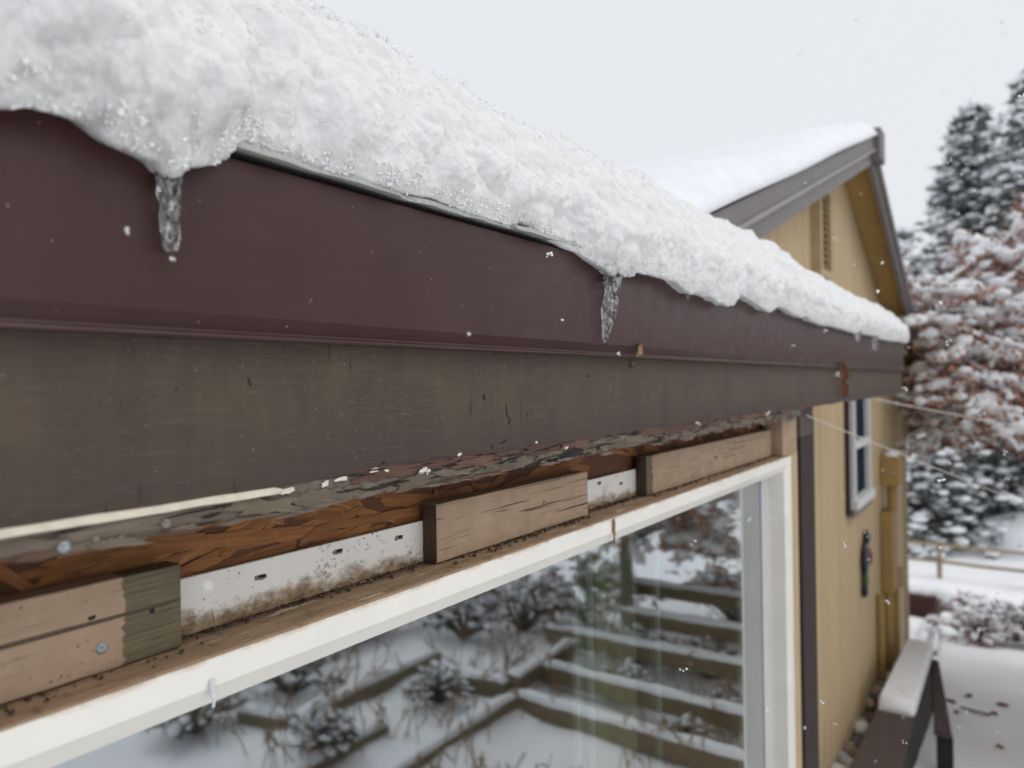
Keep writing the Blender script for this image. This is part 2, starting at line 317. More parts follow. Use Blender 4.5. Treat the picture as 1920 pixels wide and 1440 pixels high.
M['timber'] = wood('landscape_timber', (.20, .155, .085), (.12, .09, .045), (.28, .22, .13), gy=3, gz=30, crk=.7, bs=.4)
M['fence'] = simple('fence_wood', (.30, .24, .15), .8, .2, 9)
M['darkgreen'] = simple('dark_shrub_leaf', (.085, .085, .055), .8, .5, 6, 0)

# ================================================================== THE SETTING
def gz(x, y):
    x = np.atleast_1d(np.asarray(x, float)); y = np.atleast_1d(np.asarray(y, float))
    b = np.interp(y, [-300, 4, 6, 10, 13, 20, 26, 60, 300], [-3.05, -3.05, -3.12, -3.5, -4.0, -5.35, -5.9, -6.6, -7.5])
    b = b + np.where(x > 1.5, np.interp(x, [1.5, 4, 60], [0, .10, .5]), 0) * np.interp(y, [0, 9, 16], [1, 1, 0])
    P = np.stack([x * .35, y * .35, np.zeros_like(x)], 1)
    return b + .07 * fbm(P * 3.1 + 2, 2) * np.clip((x - 1) / 1.5, 0, 1) + .10 * fbm(P, 3) * np.clip((y - 2) / 8, .25, 1) + .05 * fbm(P * 6 + 9, 3)
gx = np.concatenate([-np.geomspace(14, 400, 16)[::-1], np.linspace(-13, 13, 150), np.geomspace(14, 400, 16)])
gy = np.concatenate([-np.geomspace(5, 300, 12)[::-1], np.linspace(-4, 36, 230), np.geomspace(38, 500, 16)])
X, Y = np.meshgrid(gx, gy, indexing='ij'); Zg = gz(X.ravel(), Y.ravel())
nx, ny = len(gx), len(gy); idx = np.arange(nx * ny).reshape(nx, ny)
Fa = np.stack([idx[:-1, :-1], idx[1:, :-1], idx[1:, 1:], idx[:-1, 1:]], -1).reshape(-1, 4)
tag(link('ground', fastmesh('ground', np.stack([X.ravel(), Y.ravel(), Zg], 1), Fa), M['gsnow'], None, 180), 'snow covered ground falling away beside the houses', kind='structure')
def G(x, y): return float(gz(x, y)[0])

# ================================================================== THE NEAR HOUSE WITH THE OPEN TRIM
H = thing('weathered_house', 'near brown eave and window wall with rotten trim peeled open above the window', 'house', (-.2, 2.0, -3.1))
# --- roof deck, shingle edge
YEND = 5.22
roof = link('roof', loft_me('roof', ysec([(-.022, .150), (-.022, .2185), (-3.4, .90), (-3.4, .83)], [-2.5, 1, YEND])), M['black'], H)
yy = -.6; k = 0
while yy < YEND - .05:
    w_ = .245 + random.uniform(-.02, .03); y1 = min(yy + w_, YEND)
    ys = np.linspace(yy + .0012, y1 - .0012, 14); wav = .0050 * n1(ys, 9, 4.2); fr_ = .015 + .010 * n1(ys, 16, 1.7) + random.uniform(-.006, .006)
    secs = [[(f_, y_, .2235 + a_), (f_ - .003, y_, .2305 + a_), (-.22, y_, .272), (-.22, y_, .265)] for y_, a_, f_ in zip(ys, wav, fr_)]
    link('shingle', loft_me('shingle', secs), M['shingle'], roof); yy = y1; k += 1
# --- sheet metal fascia: flat face, tucked-in lower band, rolled lip
ys = np.linspace(-1.2, 5.16, 70); bow = .0012 * n1(ys, 1.3, 8.1)
secs = []
for y_, b_ in zip(ys, bow):
    secs.append([(b_ + x_, y_, z_) for x_, z_ in [(-.020, .2165), (-.003, .2178), (-.0006, .2165), (0, .214), (0, .0685), (-.0012, .0668), (-.0058, .0545), (-.0052, .0525), (.0002, .0503), (.0010, .0485), (-.0005, .0465), (-.017, .0466), (-.019, .052), (-.0088, .066), (-.0085, .212), (-.019, .2140)]])
fascia = link('metal_fascia', loft_me('metal_fascia', secs), M['metal'], H, 28)
# --- wide board in two lengths (butt joint at y = 2.59), paint broken along the lower edge
def wide_board(y0, y1, n):
    ys = np.linspace(y0, y1, n); j = -.1015 + .0050 * n1(ys, 8, 5.5) + .0040 * n1(ys, 45, 2.5); j = np.where(ys < .46, -.1042 + .0012 * n1(ys, 10, 1), j)
    secs = [[(-.020, y_, .0520), (-.0196, y_, -.02), (-.0200, y_, b_ + .002), (-.0215, y_, b_), (-.046, y_, b_ + .001), (-.046, y_, .052)] for y_, b_ in zip(ys, j)]
    return link('trim_board', loft_me('trim_board', secs), M['board'], H, 40)
B1 = wide_board(-1.2, 2.5885, 420); B2 = wide_board(2.5905, 5.20, 60)
# --- rotten lower strip with ragged underside
ys = np.linspace(-1.2, 2.60, 520); nb = -.1285 + .0045 * n1(ys, 7, 3.3) + .0034 * n1(ys, 60, 6.6); f1 = .0016 * n1(ys, 25, 9.1); f2 = .0016 * n1(ys, 45, 7.7); f3 = .0015 * n1(ys, 70, 5.2)
secs = [[(-.0225, y_, -.1010), (-.0225 + a_, y_, -.1075), (-.0222 + b_, y_, -.114), (-.0225 + c_, y_, -.1205), (-.0255, y_, e_), (-.044, y_, e_ + .002), (-.044, y_, -.101)] for y_, a_, b_, c_, e_ in zip(ys, f1, f2, f3, nb)]
STRIP = link('lower_trim', loft_me('lower_trim', secs), M['strip'], H, 50); STRIP['label'] = 'rotten grey strip under the wide brown board'
# flakes and patches of torn paint along it
def flake(parent, nm, y_, z_, w_, h_, m_, seed, x_=-.0212, t_=.0012, rot=0.0, rough=.22, n=14):
    o = link(nm, chip_me(nm, w_, h_, t_, seed, n, rough), m_, None); o.rotation_euler = (rot, random.uniform(-.02, .02), random.uniform(-.03, .03)); o.location = (x_, y_, z_)
    return adopt(o, parent)
R = random.Random(11); y_ = .47
while y_ < 2.55:                      # bare red-brown splinters in the upper half
    w_ = R.uniform(.05, .15) * (1 if y_ < 1.3 else 1.5); h_ = R.uniform(.010, .020)
    if R.random() < .82: flake(STRIP, 'splinter', y_ + w_ / 2, -.1035 + R.uniform(-.004, .004), w_, h_, M['redwood'], R.random(), x_=-.0212, t_=.0020, rot=R.uniform(-.02, .02), rough=.34, n=34)
    y_ += w_ * R.uniform(.8, 1.05)
y_ = .40
while y_ < 2.5:                       # olive-brown paint chips still clinging to the lower half
    w_ = R.uniform(.03, .085) * (1 if y_ < 1.3 else 1.6); h_ = R.uniform(.010, .018)
    if R.random() < .8: flake(STRIP, 'paint_flake', y_ + w_ / 2, -.1175 + R.uniform(-.004, .005), w_, h_, M['olive'], R.random(), x_=-.0222, t_=.0024, rot=R.uniform(-.12, .12), rough=.34, n=24)
    y_ += w_ * R.uniform(.85, 1.25)
for y_, z_, w_, h_ in [(.462, -.1075, .020, .005), (.512, -.1065, .010, .006), (.535, -.1035, .016, .004), (.585, -.0990, .014, .005), (.605, -.1015, .007, .003), (.668, -.1085, .015, .006), (.678, -.1105, .008, .006), (.742, -.0945, .008, .004), (.930, -.0925, .006, .003), (1.02, -.1085, .012, .004), (1.62, -.1, .03, .006), (2.2, -.1, .05, .006)]:
    flake(STRIP, 'paint_flake', y_, z_, w_, h_, M['white_flake'], y_ * 7, x_=-.0202, t_=.0012, rot=R.uniform(-.4, .3), rough=.35)
for k in range(46):                   # torn slivers along the rotten underside and dark splits in the face
    y_ = R.uniform(.18, 2.5); w_ = R.uniform(.02, .07); flake(STRIP, 'splinter', y_, -.1285 + R.uniform(-.004, .003), w_, R.uniform(.003, .007), M[R.choice(['strip', 'redwood', 'strip'])], R.random(), x_=-.0225 + R.uniform(-.002, .001), t_=.0016, rot=R.uniform(-.07, .07), rough=.5, n=26)
for k in range(54):
    y_ = R.uniform(.22, 2.3) if k > 20 else R.uniform(.5, 1.2); w_ = R.uniform(.015, .06); flake(STRIP, 'crack', y_, R.uniform(-.124, -.099), w_, R.uniform(.0012, .0026), M['hole'], R.random(), x_=-.0196 if y_ > .46 else -.0216, t_=.0006, rot=R.uniform(-.08, .08), rough=.6, n=20)
# white caulk bead left at the near end
ys = np.linspace(-.6, .4555, 120); cz = -.1060 + .0022 * n1(ys, 8, 2.2); th = np.clip(.0042 + .0016 * n1(ys, 16, 4), .0018, .007)
th = th * np.clip((.457 - ys) / .01, .45, 1)
secs = [[(-.0205, y_, c_ + h_ * .95), (-.0182, y_, c_ + h_ * .75), (-.0152, y_, c_ + .1 * h_), (-.0165, y_, c_ - h_ * .7), (-.0235, y_, c_ - h_ * .85)] for y_, c_, h_ in zip(ys, cz, th)]
o = link('caulk_bead', loft_me('caulk_bead', secs), M['caulk'], STRIP, 60); o['label'] = 'cracked cream bead of old caulk'
def nail(parent, x_, y_, z_, r_, m_, tilt=0.0):
    pr = [(0, 0), (r_ * .5, .0012), (r_ * .92, .0008), (r_, -.0003), (r_ * .95, -.003)]; V = []; Fc = []; n = 16
    for r__, h__ in pr:
        for k in range(n): a = 2 * math.pi * k / n; V.append((x_ + h__ + .0008 + tilt * math.cos(a) * r__, y_ + math.cos(a) * r__, z_ + math.sin(a) * r__))
    for i in range(len(pr) - 1):
        for k in range(n): Fc.append((i * n + k, i * n + (k + 1) % n, (i + 1) * n + (k + 1) % n, (i + 1) * n + k))
    return link('nail', mesh('nail', V, Fc), m_, parent, 60)
nail(STRIP, -.0222, .2515, -.1245, .0052, M['nail']); nail(STRIP, -.0218, .3345, -.1195, .0045, M['rust_nail']); nail(STRIP, -.0218, .275, -.1222, .003, M['rust_nail'])
# knots, holes and cracks in the wide board
for y_, z_, w_, h_, rot in [(.797, -.0178, .006, .012, .2), (.852, -.040, .0035, .018, .12), (.858, -.055, .003, .014, -.25), (1.10, .012, .006, .005, 0), (.842, -.0855, .018, .0025, .25), (.815, -.0905, .008, .003, .8), (.42, .006, .0018, .008, .3), (.905, -.048, .002, .006, 0), (.60, -.092, .004, .003, 0), (.345, .0, .0025, .002, 0)]:
    flake(B1, 'crack', y_, z_, w_, h_, M['hole'], y_ * 3, x_=-.0200, t_=.0007, rot=rot, rough=.45, n=12)
# --- strand-board sheathing seen in the gap
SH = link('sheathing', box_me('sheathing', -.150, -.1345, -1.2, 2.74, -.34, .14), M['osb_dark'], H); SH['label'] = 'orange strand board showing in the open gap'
sm = [chip_me('wood_strand', random.uniform(.07, .19), random.uniform(.009, .02), .0006, k, 22, .10) for k in range(12)]
for k in range(190):
    me = sm[k % 12]; o = bpy.data.objects.new('wood_strand', me)
    if not me.materials: me.materials.append(M['osb'])
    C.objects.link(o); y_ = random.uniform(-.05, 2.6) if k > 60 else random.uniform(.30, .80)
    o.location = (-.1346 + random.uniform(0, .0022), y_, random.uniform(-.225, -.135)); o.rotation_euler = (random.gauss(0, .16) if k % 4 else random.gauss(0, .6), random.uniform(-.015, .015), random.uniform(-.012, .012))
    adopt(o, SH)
# --- wall around the window
WX = -.127
WALL = MB(); WALL.box(-.16, WX - .03, 2.6, 2.96, -3.3, -.20); WALL.box(-.30, -.165, -1.2, -.65, -3.3, .1); WALL.box(-.30, -.165, -.65, 2.62, -3.3, -1.92); WALL.box(-.30, -.165, -.65, 2.62, -.30, .14); WALL.box(-.62, -.165, 2.62, 2.95, -3.3, .14)
WALL = WALL.build('wall', M['wall'], H)
# --- window: head, jamb, ledge, flange, glass
head = [(-.123, -.2665), (-.052, -.2665), (-.050, -.2685), (-.050, -.2935), (-.0515, -.2955), (-.064, -.3150), (-.067, -.3165), (-.125, -.3165), (-.150, -.3165), (-.150, -.2665)]
WIN = link('window', loft_me('window', ysec(head, np.linspace(-.65, 2.573, 12))), M['vinyl'], H, 30); WIN['label'] = 'white vinyl picture window'
jb = [(-.150, 2.527), (-.068, 2.527), (-.062, 2.529), (-.052, 2.544), (-.050, 2.546), (-.050, 2.571), (-.052, 2.573), (-.150, 2.573)]
link('window_jamb', loft_me('window_jamb', [[(x_, y_, z_) for x_, y_ in jb] for z_ in (-1.93, -1.0, -.2945)]), M['vinyl'], WIN, 30)
link('window_sill', loft_me('window_sill', ysec([(-.150, -1.93), (-.045, -1.945), (-.045, -1.90), (-.150, -1.885)], (-.65, 2.6))), M['vinyl'], WIN)
link('glazing_bead', loft_me('glazing_bead', [[(x_, y_, z_) for x_, y_ in [(-.134, 2.500), (-.122, 2.512), (-.120, 2.5275), (-.134, 2.5275)]] for z_ in (-1.88, -.317)]), M['white'], WIN)
link('glass_pane', box_me('glass_pane', -.1415, -.1355, -.65, 2.5268, -1.885, -.3168), M['glass'], WIN)
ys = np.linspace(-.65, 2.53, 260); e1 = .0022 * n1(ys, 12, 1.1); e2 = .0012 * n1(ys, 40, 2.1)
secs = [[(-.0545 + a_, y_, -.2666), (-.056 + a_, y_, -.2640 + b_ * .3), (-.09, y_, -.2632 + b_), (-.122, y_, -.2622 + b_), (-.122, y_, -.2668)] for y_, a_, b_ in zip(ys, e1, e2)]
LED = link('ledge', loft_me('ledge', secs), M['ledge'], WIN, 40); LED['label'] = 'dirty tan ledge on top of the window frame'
link('nailing_flange', box_me('nailing_flange', -.1265, -.1225, -.65, 2.53, -.262, -.2005, .0008), M['flange'], WIN)['label'] = 'white nailing flange stained brown along its foot'
for y_, z_ in [(.500, -.2205), (.727, -.2165), (1.32, -.212), (1.42, -.225), (.615, -.214)]:
    flake(WIN, 'nail_slot', y_, z_, .017, .0065, M['rust_nail'], y_, x_=-.1224, t_=.0006, rough=.2); flake(WIN, 'nail_slot', y_ + .002, z_ + .001, .009, .0035, M['hole'], y_ + 1, x_=-.1217, t_=.0005, rough=.3)
# curled drips hanging from the frame
def lathe_drip(nm, p, lx, ln, r_, m_, parent, seed):
    R_ = random.Random(seed); pts = [(p[0] + .001 * R_.uniform(-1, 1), p[1] + lx * i / 7 + .0012 * R_.uniform(-1, 1), p[2] - ln * i / 7) for i in range(8)]
    rad = [r_ * (.55 + .6 * math.sin(math.pi * min(1, .25 + i / 8)) + R_.uniform(-.15, .15)) for i in range(8)]
    return link(nm, mesh(nm, *tube_arr(pts, rad, 8)), m_, parent, 60)
lathe_drip('caulk_drip', (-.047, .392, -.285), .001, .027, .0026, M['white'], WIN, 3)
lathe_drip('dry_fibre', (-.047, 1.237, -.266), .004, .05, .0028, M['straw'], WIN, 5)
# --- tan painted blocks over the flange
def block(y0, y1, z0, z1, mm, x0=-.1215, x1=-.095, endm=None, jag=.0012):
    ys = np.linspace(y0, y1, max(8, int((y1 - y0) / .008))); tz = z1 + .0008 * n1(ys, 20, y0); bz = z0 + .0008 * n1(ys, 20, y0 + 5); fx = x1 + .0007 * n1(ys, 30, y0 + 9)
    secs = [[(x0, y_, b_), (f_ - .001, y_, b_), (f_, y_, b_ + .001), (f_ + .0002, y_, (a_ + b_) / 2), (f_, y_, a_ - .001), (f_ - .001, y_, a_), (x0, y_, a_)] for y_, a_, b_, f_ in zip(ys, tz, bz, fx)]
    o = link('wood_block', loft_me('wood_block', secs), mm, H, 40)
    if endm:
        e = box('end_grain', (x0 + .0006, x1 - .0006, y0 - .0012, y0 - .0002, z0 + .0012, z1 - .0010), endm, o); e['label'] = 'dark cut end of the block'
    return o
bA = block(-.60, .388, -.2610, -.1775, block_mat('block_paint_a', -9, .333)); bA['label'] = 'tan block with a bare olive end beside the white flange'
bB = block(.777, 1.222, -.2602, -.1745, block_mat('block_paint_b', -9, 9), endm=M['block_end']); bB['label'] = 'middle tan block with cracked paint'
bC = block(1.495, 2.500, -.2602, -.1705, block_mat('block_paint_c', 1.527, 9), endm=M['block_end']); bC['label'] = 'long tan block towards the far corner'
bD = block(2.506, 2.695, -.262, -.130, block_mat('block_paint_d', -9, 9), x0=-.125, x1=-.060); bD['label'] = 'short upright tan block over the window corner'
nail(bA, -.0950, .3115, -.2385, .0056, M['nail']); flake(bA, 'nail_hole', .3585, -.2165, .006, .005, M['hole'], 4, x_=-.0952, t_=.0008, rough=.3); flake(bA, 'nail_hole', .303, -.2085, .007, .004, M['hole'], 5, x_=-.0952, t_=.0008, rough=.3)
nail(bB, -.0952, 1.065, -.2135, .004, M['rust_nail']); flake(bC, 'nail_hole', 1.95, -.215, .02, .008, M['hole'], 8, x_=-.0952, t_=.0008, rough=.4)
# --- corner trim beyond the window
box('corner_trim', (-.155, -.070, 2.62, 2.742, -3.3, -.262), M['wall'], H, .003)
cb = box('corner_board', (-.160, -.058, 2.746, 2.955, -3.3, -.145), M['dkbrown'], H, .004); cb['label'] = 'dark brown corner board'
box('corner_cap', (-.155, -.052, 2.715, 2.915, -.215, -.105), M['darkwood'], H, .004)
# end of the eave: tan fly rafter end
box('rafter_end', (-.9, -.05, 5.205, 5.24, -.12, .21), M['ochre'], H)
# --- dim room behind the glass
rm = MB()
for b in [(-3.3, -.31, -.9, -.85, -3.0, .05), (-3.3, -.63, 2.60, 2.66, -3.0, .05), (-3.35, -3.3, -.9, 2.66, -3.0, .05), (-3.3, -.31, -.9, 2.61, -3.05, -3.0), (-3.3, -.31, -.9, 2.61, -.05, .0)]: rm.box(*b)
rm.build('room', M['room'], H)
# crumbs of dirt along the back of the ledge
n = 900; cy = np.concatenate([rng.uniform(-.1, 2.5, 500), rng.normal(.50, .07, 110), rng.normal(1.0, .10, 120), rng.normal(1.36, .09, 170)]); cx = -.121 + np.abs(rng.normal(0, .009, n)); cx = np.where((cy < .385) | ((cy > .78) & (cy < 1.22)) | (cy > 1.5), cx + .027, cx); cx = np.minimum(cx, -.058)
r_ = np.abs(rng.normal(.0008, .0009, n)) + .0004
V, Fa = blobs(np.stack([cx, cy, -.2618 + r_ * .3], 1), r_, .8, 1, .3); tag(link('debris', fastmesh('debris', V, Fa), M['crumb']), 'dark crumbs of rot and dirt scattered along the ledge above the window', 'debris', kind='stuff')
mb = MB()
for k in range(46):
    yk = random.choice([random.gauss(.46, .05), random.gauss(.72, .03), random.gauss(1.36, .07), random.gauss(.52, .05)]); on = not (.385 < yk < .775 or 1.225 < yk < 1.49)
    p = Vector((-.119 + (0.028 if on else 0) + random.uniform(0, .01), yk, -.2595)); d = Vector((random.uniform(-.3, .5), random.uniform(-1, 1), random.uniform(-.1, .5))).normalized() * random.uniform(.006, .02)
    mb.tube([p, p + d * .5 + Vector((0, 0, .001)), p + d], [.0006, .0005, .0003], 4)
for k in range(15):                    # spider-silk rubbish hanging on the flange
    p = Vector((-.1215, random.choice([random.gauss(.475, .012), random.gauss(.69, .05), random.gauss(.60, .02), random.gauss(1.38, .05)]), random.uniform(-.245, -.205))); pts = [p]
    for i in range(4): pts.append(pts[-1] + Vector((random.uniform(-.0002, .0008), random.uniform(-.006, .006), random.uniform(-.006, .004))))
    mb.tube(pts, .00022, 4)
tag(mb.build('plant_litter', M['deadleaf']), 'thin dry stems and web scraps caught on the flange and ledge', 'debris', kind='stuff')

# ================================================================== SNOW ON THE EAVE
low = [(-1.0, .200), (.05, .196), (.198, .1995), (.218, .2075), (.250, .2060), (.2736, .1955), (.299, .1905), (.308, .187), (.3145, .1805), (.3225, .177), (.331, .182), (.339, .1905), (.360, .198), (.376, .209), (.388, .2255), (.40, .230), (.452, .2285), (.52, .229), (.56, .2275), (.60, .227), (.66, .231), (.72, .229), (.80, .2255), (.845, .2265), (.862, .2380), (.885, .2370), (.895, .2265), (.96, .222), (1.012, .2130), (1.055, .203), (1.104, .1925), (1.12, .186), (1.135, .182), (1.15, .185), (1.165, .191), (1.187, .1935), (1.22, .204), (1.28, .2055), (1.384, .2038), (1.44, .193), (1.4705, .184), (1.50, .1985), (1.57, .1935), (1.64, .180), (1.69, .1765), (1.735, .184), (1.765, .2135), (1.86, .212), (1.98, .199), (2.07, .1935), (2.12, .210), (2.21, .2145), (2.38, .2), (2.50, .2085), (2.66, .1955), (2.9, .201), (3.1, .194), (3.35, .1965), (3.7, .205), (4.1, .2), (4.5, .21), (4.89, .213), (5.3, .2165)]
lipx = [(-1, .022), (.30, .024), (.375, .020), (.40, .006), (.45, .003), (.60, .010), (.70, .006), (.80, .012), (.86, .002), (.90, .006), (1.0, .013), (1.08, .022), (1.18, .026), (1.4, .03), (1.7, .034), (2, .03), (5.3, .03)]
crest = [(-1, .455), (.0, .450), (.45, .440), (.62, .436), (.78, .425), (.98, .425), (1.2, .434), (1.44, .437), (1.76, .428), (2.33, .437), (2.9, .412), (3.4, .408), (3.9, .405), (4.6, .41), (5.0, .40), (5.3, .39)]
ys = [-.9]
while ys[-1] < 5.17: ys.append(ys[-1] + .0021 * max(.55, .40 + .80 * max(ys[-1], 0)) * (4 if ys[-1] < .02 else 1))
ys = np.array(ys); n = len(ys)
L = np.interp(ys, *zip(*low)) + .0012 * n1(ys, 35, 7.1) + .0007 * n1(ys, 110, 3.1); LX = np.interp(ys, *zip(*lipx)); CZ = np.interp(ys, *zip(*crest)) + .005 * n1(ys, 6, 1.9)
def ctrl(*f): return np.stack(f, 1)
hh = CZ - L; ov = np.full(n, 1.0); bul = .016 + .012 * n1(ys, 5, 6.1)
endf = np.sqrt(np.clip(1 - (np.clip(ys - 4.90, 0, None) / .272) ** 2, 0.0025, 1))
pts = [(-.06 + 0 * ys, L + .012), (LX - .026, L + .006), (LX - .006, L + .0004), (LX + .003, L + .006), (LX + .010 + .3 * bul, L + hh * .14), (LX + .010 + bul, L + hh * .34), (LX * .6 - .002 + bul * .9, L + hh * .57), (LX * .2 - .018 + bul * .5, L + hh * .80), (-.052 + 0 * ys, CZ), (-.105 + 0 * ys, CZ + .020), (-.22 + 0 * ys, CZ + .045), (-.6 + 0 * ys, CZ + .125), (-1.6 + 0 * ys, CZ + .32), (-3.3 + 0 * ys, CZ + .66)]
K = np.stack([np.stack([np.broadcast_to(a, n), np.broadcast_to(b, n)], 1) for a, b in pts], 1)        # n, k, 2
rows = [4, 10, 6, 12, 26, 30, 30, 30, 22, 14, 8, 8, 6]; tt = []
for s_, c_ in enumerate(rows): tt += list(s_ + np.arange(c_) / c_)
tt.append(len(rows) - 1e-6); tt = np.array(tt); m = len(tt)
i0 = np.floor(tt).astype(int); fr_ = (tt - i0)[None, :, None]; kk = K.shape[1]
p0 = K[:, np.clip(i0 - 1, 0, kk - 1)]; p1 = K[:, i0]; p2 = K[:, np.clip(i0 + 1, 0, kk - 1)]; p3 = K[:, np.clip(i0 + 2, 0, kk - 1)]
XZ = .5 * ((2 * p1) + (-p0 + p2) * fr_ + (2 * p0 - 5 * p1 + 4 * p2 - p3) * fr_ ** 2 + (-p0 + 3 * p1 - 3 * p2 + p3) * fr_ ** 3)
base = np.stack([np.broadcast_to(-.06 + 0 * tt, (n, m)), .228 + 0 * XZ[:, :, 1]], -1)
XZ[:, :, 1] = .215 + (XZ[:, :, 1] - .215) * endf[:, None]; XZ[:, :, 0] = -.02 + (XZ[:, :, 0] + .02) * np.where(XZ[:, :, 0] > -.02, endf[:, None] * .7 + .3, 1)
P = np.stack([XZ[:, :, 0], np.broadcast_to(ys[:, None], (n, m)), XZ[:, :, 1]], -1)
def normals(P):
    a = np.gradient(P, axis=0); b = np.gradient(P, axis=1); q = np.cross(b, a); return q / (np.linalg.norm(q, axis=2, keepdims=True) + 1e-12)
N = normals(P); 
if N[n // 2, m // 3, 0] < 0: N = -N
Q = P.reshape(-1, 3); tv = np.broadcast_to(tt, (n, m)).ravel(); yv = Q[:, 1]
act = (tv < 10.5)
e = np.zeros(len(Q)); q = Q[act]
lipf = np.clip((tv[act] - 2.6) / 1.6, 0, 1)                      # quiet along the drip edge
wetl = np.exp(-((yv[act] - .30) / .10) ** 4) * np.clip((5.1 - tv[act]) / 1.4, 0, 1) + np.exp(-((yv[act] - 1.13) / .07) ** 4) * np.clip((4.4 - tv[act]) / 1.0, 0, 1) + .55 * np.clip((.25 - yv[act]) / .1, 0, 1) * np.clip((4.6 - tv[act]) / 1.2, 0, 1)
wetl = np.clip(wetl * (1 + .9 * fbm(q * 38, 3)), 0, 1)
big = .012 * fbm(q * 7, 2) + .0110 * (np.abs(perlin(q * 13 + 5)) * 2 - .5) + .0050 * (np.abs(perlin(q * 30 + 2)) * 2 - .5) + .0032 * fbm(q * 60 + 3, 2)
sml = .0022 * fbm(q * 105 + 1, 2) + .0012 * perlin(q * 270) + .0006 * perlin(q * 460 + 4)
flute = np.clip((yv[act] - 1.25) / .2, 0, 1) * np.clip((8 - tv[act]) / 3, 0, 1) * (.010 * n1(yv[act], 11, 2.7) + .005 * n1(yv[act] + q[:, 2] * .2, 30, 5.7))
ragg = .0035 * np.clip(perlin(q * 170 + 8), 0, 1) * np.exp(-((tv[act] - 3.2) / .9) ** 2)
e[act] = big * (.25 + .75 * lipf) * (1 - .55 * wetl) + sml * (.35 + .65 * lipf) * (1 - .8 * wetl) + flute + ragg
e *= np.where(yv > 5.0, np.clip((5.18 - yv) / .18, .1, 1), 1)
P = (Q + N.reshape(-1, 3) * e[:, None]).reshape(n, m, 3)
idx = np.arange(n * m).reshape(n, m); Fa = np.stack([idx[:-1, :-1], idx[1:, :-1], idx[1:, 1:], idx[:-1, 1:]], -1).reshape(-1, 4)
me = fastmesh('roof_snow', P.reshape(-1, 3), Fa[:, ::-1] if normals(P)[n // 2, m // 3, 0] < 0 else Fa)
wfull = np.zeros(n * m, np.float32); wfull[act] = wetl; a_ = me.attributes.new('wet', 'FLOAT', 'POINT'); a_.data.foreach_set('value', wfull)
SNOW = tag(link('roof_snow', me, M['snow'], None, 180), 'thick crusty snow bank overhanging the brown metal fascia of the eave', 'snow')
# loose crystals standing on the crust: fuzzy silhouette and sparkle
Nn = normals(P).reshape(-1, 3)
if Nn[(n // 2) * m + m // 3, 0] < 0: Nn = -Nn
PV = P.reshape(-1, 3); dcam = np.hypot(PV[:, 0] - .6, PV[:, 1]); cand = np.where((tv > 3.4) & (tv < 10) & (yv > .02) & (yv < 3.2))[0]
wt = (np.where(tv[cand] > 7.5, 2.6, .0) / (1 + (dcam[cand] / 1.3) ** 2)) * (.3 + np.clip(perlin(PV[cand] * 30) + .5, 0, 1.2)) * (1 - .8 * wfull[cand]); wt /= wt.sum()
ng = 15000; pick = rng.choice(cand, ng, p=wt); c = PV[pick] + rng.normal(0, .0012, (ng, 3)); nn_ = Nn[pick]
d1 = nn_ * .8 + rng.normal(0, .75, (ng, 3)); d1 /= np.linalg.norm(d1, axis=1)[:, None]
d2 = np.cross(d1, rng.normal(size=(ng, 3))); d2 /= np.linalg.norm(d2, axis=1)[:, None]; d3 = np.cross(d1, d2)
ln = rng.gamma(3.0, .00046, ng) * np.where(tv[pick] > 6.8, 1.35, 1); wd = ln * rng.uniform(.25, .7, ng)
lo_, hi_ = c - d1 * (ln * .6)[:, None], c + d1 * ln[:, None]; w2, w3 = d2 * wd[:, None], d3 * wd[:, None]
V = np.stack([lo_, c + w2, hi_, c - w2, lo_, c + w3, hi_, c - w3], 1); Fa = np.arange(ng * 8).reshape(-1, 4)
tag(link('snow_crystals', fastmesh('snow_crystals', V.reshape(-1, 3), Fa), M['grain'], SNOW), kind='stuff')

# crumbs of coarse snow grains sitting in the crust, thickest along its broken lower lip
cand = np.where((tv > 2.4) & (tv < 9) & (yv > .02) & (yv < 2.6))[0]
wt = (np.where(tv[cand] < 3.9, 2.6, .04) / (1 + (dcam[cand] / 1.2) ** 2)) * np.clip(perlin(PV[cand] * 42 + 3) + .25, 0.02, 1) * (1 - .85 * wfull[cand]); wt /= wt.sum()
ng = 7000; pick = rng.choice(cand, ng, p=wt); rr = rng.gamma(3.0, .00034, ng) + .0003; c = PV[pick] + Nn[pick] * (rr * .35)[:, None]
OV = np.array([(1, 0, 0), (-1, 0, 0), (0, 1, 0), (0, -1, 0), (0, 0, 1), (0, 0, -1)], float); OF = np.array([(0, 2, 4), (2, 1, 4), (1, 3, 4), (3, 0, 4), (2, 0, 5), (1, 2, 5), (3, 1, 5), (0, 3, 5)])
V = OV[None] * rr[:, None, None] * rng.uniform(.6, 1.3, (ng, 6, 1)); ca, sa = np.cos(rng.uniform(0, 3, ng)), None; an = rng.uniform(0, 6.28, (ng, 2)); c1, s1, c2, s2 = np.cos(an[:, :1]), np.sin(an[:, :1]), np.cos(an[:, 1:]), np.sin(an[:, 1:])
vx, vy, vz = V[:, :, 0], V[:, :, 1], V[:, :, 2]; vx, vy = vx * c1 - vy * s1, vx * s1 + vy * c1; vy, vz = vy * c2 - vz * s2, vy * s2 + vz * c2
V = np.stack([vx, vy, vz], 2) + c[:, None]; Fa = (OF[None] + (np.arange(ng) * 6)[:, None, None]).reshape(-1, 3)
tag(link('snow_grains', fastmesh('snow_grains', V.reshape(-1, 3), Fa), M['grain'], SNOW), kind='stuff')

